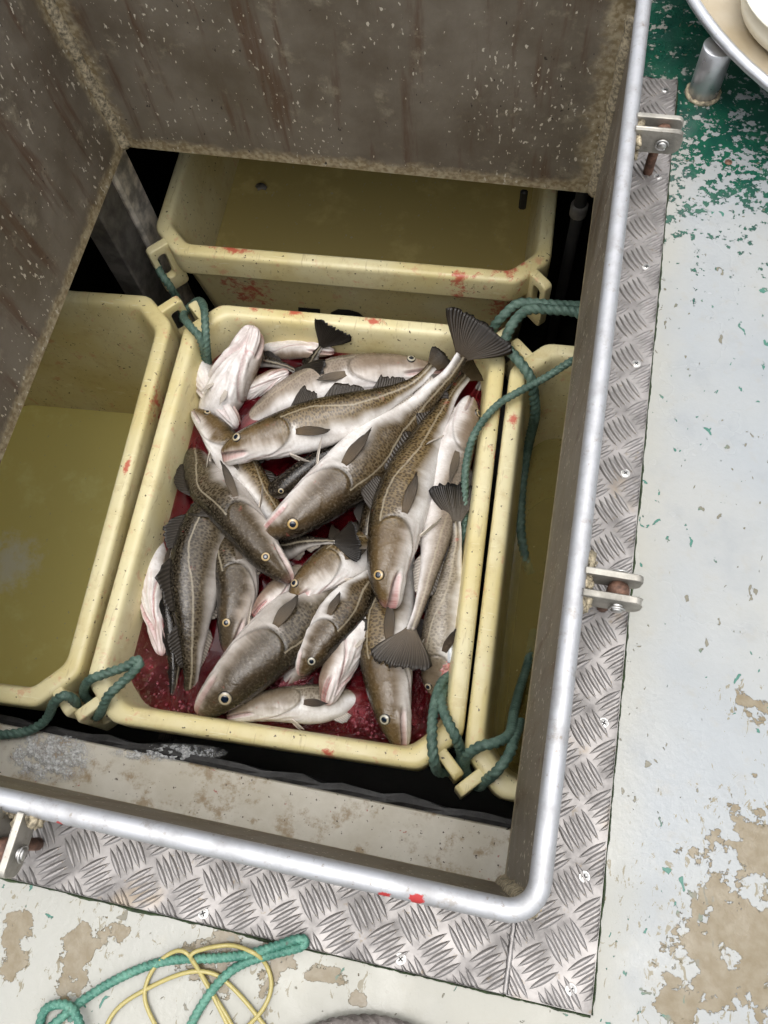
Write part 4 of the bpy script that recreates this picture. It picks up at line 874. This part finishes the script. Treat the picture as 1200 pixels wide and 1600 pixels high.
# yellow nylon line
yl = [(150, 1640, .003), (180, 1580, .003), (230, 1545, .003), (290, 1520, .006), (335, 1522, .004), (372, 1552, .003), (410, 1598, .003), (440, 1640, .003), (390, 1640, .003), (350, 1580, .003), (318, 1528, .004), (290, 1488, .012), (262, 1492, .006), (236, 1520, .004), (226, 1556, .003), (240, 1596, .003), (270, 1640, .003), (330, 1650, .003), (380, 1610, .003), (412, 1575, .004), (424, 1540, .003), (416, 1508, .003), (395, 1488, .014), (355, 1477, .005), (300, 1490, .013), (310, 1515, .005), (335, 1560, .004), (360, 1610, .003)]
P, L = catmull(np.array(A3(yl)), 260); v, f = tube_data(P, .0019, 8); tag(mk('fishing_line', v, f, MT['line']), 'loose coils of thin yellow nylon line on the deck beside the green rope', 'fishing line')
# grey braided coil peeping in at the bottom
cp = at(577, 1588, 0); cc_ = np.array([cp[0] + .02, cp[1] - .118]); P = [(cc_[0] + .112 * math.cos(a), cc_[1] + .112 * math.sin(a), .011) for a in np.linspace(0, 2 * math.pi * .995, 140)]
rope('braided_coil', P, .0105, MT['coil'], 'grey braided rope ring just showing at the bottom edge of the deck', lay=5.0, fuzz=300, lobes=6, amp=.22)

# ------------------------------------------------------------------ ice slush on the ledge
from mathutils import noise as mnoise
def slush(cx, cy, sx, sy, label, hi):
    nx, ny = 70, 40; v = []; f = []; al = []
    for i in range(nx + 1):
        for j in range(ny + 1):
            a, c = -1 + 2 * i / nx, -1 + 2 * j / ny; p = at(cx + a * sx, cy + c * sy, LZ)
            n = mnoise.fractal(Vector((p[0] * 60, p[1] * 60, cx)), .6, 2.2, 5); n2 = mnoise.fractal(Vector((p[0] * 240, p[1] * 240, 3)), .5, 2, 3)
            e = max(0, (1 - math.sqrt(a * a + c * c)) * (1 + 1.4 * n)); v.append((p[0], p[1], LZ + .0008 + hi * min(1, e * 1.3) * (.55 + .5 * n) + .0022 * n2 * min(1, e * 3))); al.append(min(1, e * 2.2) * (.45 + .5 * max(0, .5 + n2)))
    for i in range(nx):
        for j in range(ny):
            k = i * (ny + 1) + j
            if max(al[k], al[k + 1], al[k + ny + 1], al[k + ny + 2]) > .02: f.append((k, k + ny + 1, k + ny + 2, k + 1))
    o = mk('ice_slush', v, f, MT['foam']); setattr_mesh(o, 'al', 'FLOAT', al); tag(o, label, 'slush', kind='stuff')
slush(80, 1182, 72, 44, 'soft heap of glassy slush on the ledge at the left', .012)
slush(262, 1176, 95, 15, 'thin smear of slush along the black ledge strip', .006)

# ------------------------------------------------------------------ round metal table with a white bowl, far right
ZD = .09; pr = [at(1085, 0, ZD)[:2], at(1138, 70, ZD)[:2], at(1200, 128, ZD)[:2]]
(ax, ay), (bx, by), (cx, cy) = pr; dd = 2 * (ax * (by - cy) + bx * (cy - ay) + cx * (ay - by))
ux = ((ax * ax + ay * ay) * (by - cy) + (bx * bx + by * by) * (cy - ay) + (cx * cx + cy * cy) * (ay - by)) / dd
uy = ((ax * ax + ay * ay) * (cx - bx) + (bx * bx + by * by) * (ax - cx) + (cx * cx + cy * cy) * (bx - ax)) / dd
RD = math.hypot(ax - ux, ay - uy)
tab = thing('round_table', (ux, uy, 0), 'low round metal dish table on a pipe leg, far right of the deck', 'table')
v = []; f = []; K = 64
for (r, z) in ((.001, ZD - .020), (RD * .55, ZD - .020), (RD - .012, ZD - .016), (RD - .002, ZD - .004), (RD - .002, ZD - .012), (RD - .012, ZD - .021), (.001, ZD - .026)):
    for j in range(K): a = 2 * math.pi * j / K; v.append((ux + r * math.cos(a), uy + r * math.sin(a), z))
for i in range(6):
    for j in range(K): f.append((i * K + j, i * K + (j + 1) % K, (i + 1) * K + (j + 1) % K, (i + 1) * K + j))
mk('dish', v, f, MT['dish'], tab)
v, f = loop_tube([(ux + RD * math.cos(2 * math.pi * j / 96), uy + RD * math.sin(2 * math.pi * j / 96)) for j in range(96)], ZD - .002, .0065, 12, 1); mk('rim_tube', v, f, MT['alu'], tab)
lx, ly = at(1098, 146, 0)[:2]; la = math.atan2(ly - uy, lx - ux); lr = math.hypot(lx - ux, ly - uy)
for k in range(3):
    a = la + k * 2 * math.pi / 3; b = MB(); cyl(b, (ux + lr * math.cos(a), uy + lr * math.sin(a), 0), (0, 0, 1), .0185, ZD - .022, 28, .04); b.build('leg', MT['alu'], tab, True)
    P = [(ux + lr * math.cos(a) + .0195 * math.cos(q), uy + lr * math.sin(a) + .0195 * math.sin(q), .0015) for q in np.linspace(0, 2 * math.pi, 40)]; v, f = tube_data(P, .003, 8, jit=.15); mk('weld_bead', v, f, MT['weld'], tab)
wp = at(1240, -40, ZD); v = []; f = []; RB = .135
wc = np.array([ux + (wp[0] - ux) * .0, uy]); e1 = at(1150, 0, ZD)[:2]; e2 = at(1200, 78, ZD)[:2]
mid_ = (e1 + e2) / 2; nv = np.array([e2[1] - e1[1], e1[0] - e2[0]]); nv = nv / np.linalg.norm(nv)
if (np.array([ux, uy]) - mid_) @ nv < 0: nv = -nv
wc = mid_ + nv * .11; RB = np.linalg.norm(e1 - wc)
for (r, z) in ((.80, 0), (.9, .008), (.97, .022), (1.0, .05), (1.02, .085), (1.05, .088), (1.05, .094), (1.0, .094), (.96, .088), (.93, .03), (.8, .012), (.02, .010)):
    for j in range(K): a = 2 * math.pi * j / K; v.append((wc[0] + RB * r * .96 * math.cos(a), wc[1] + RB * r * .96 * math.sin(a), ZD - .0185 + z * .45))
for i in range(11):
    for j in range(K): f.append((i * K + j, i * K + (j + 1) % K, (i + 1) * K + (j + 1) % K, (i + 1) * K + j))
tag(mk('plastic_bowl', v, f, MT['whiteplastic']), 'off white plastic bowl standing in the round metal table', 'bowl')
# a worn drain hole in the deck paint
p = at(1138, 254, 0); b = MB(); cyl(b, (p[0], p[1], .0002), (0, 0, 1), .0045, .0012, 12); tag(b.build('deck_plug', MT['rust'], None, True), 'small dark rusty plug in the green and white deck', 'plug')
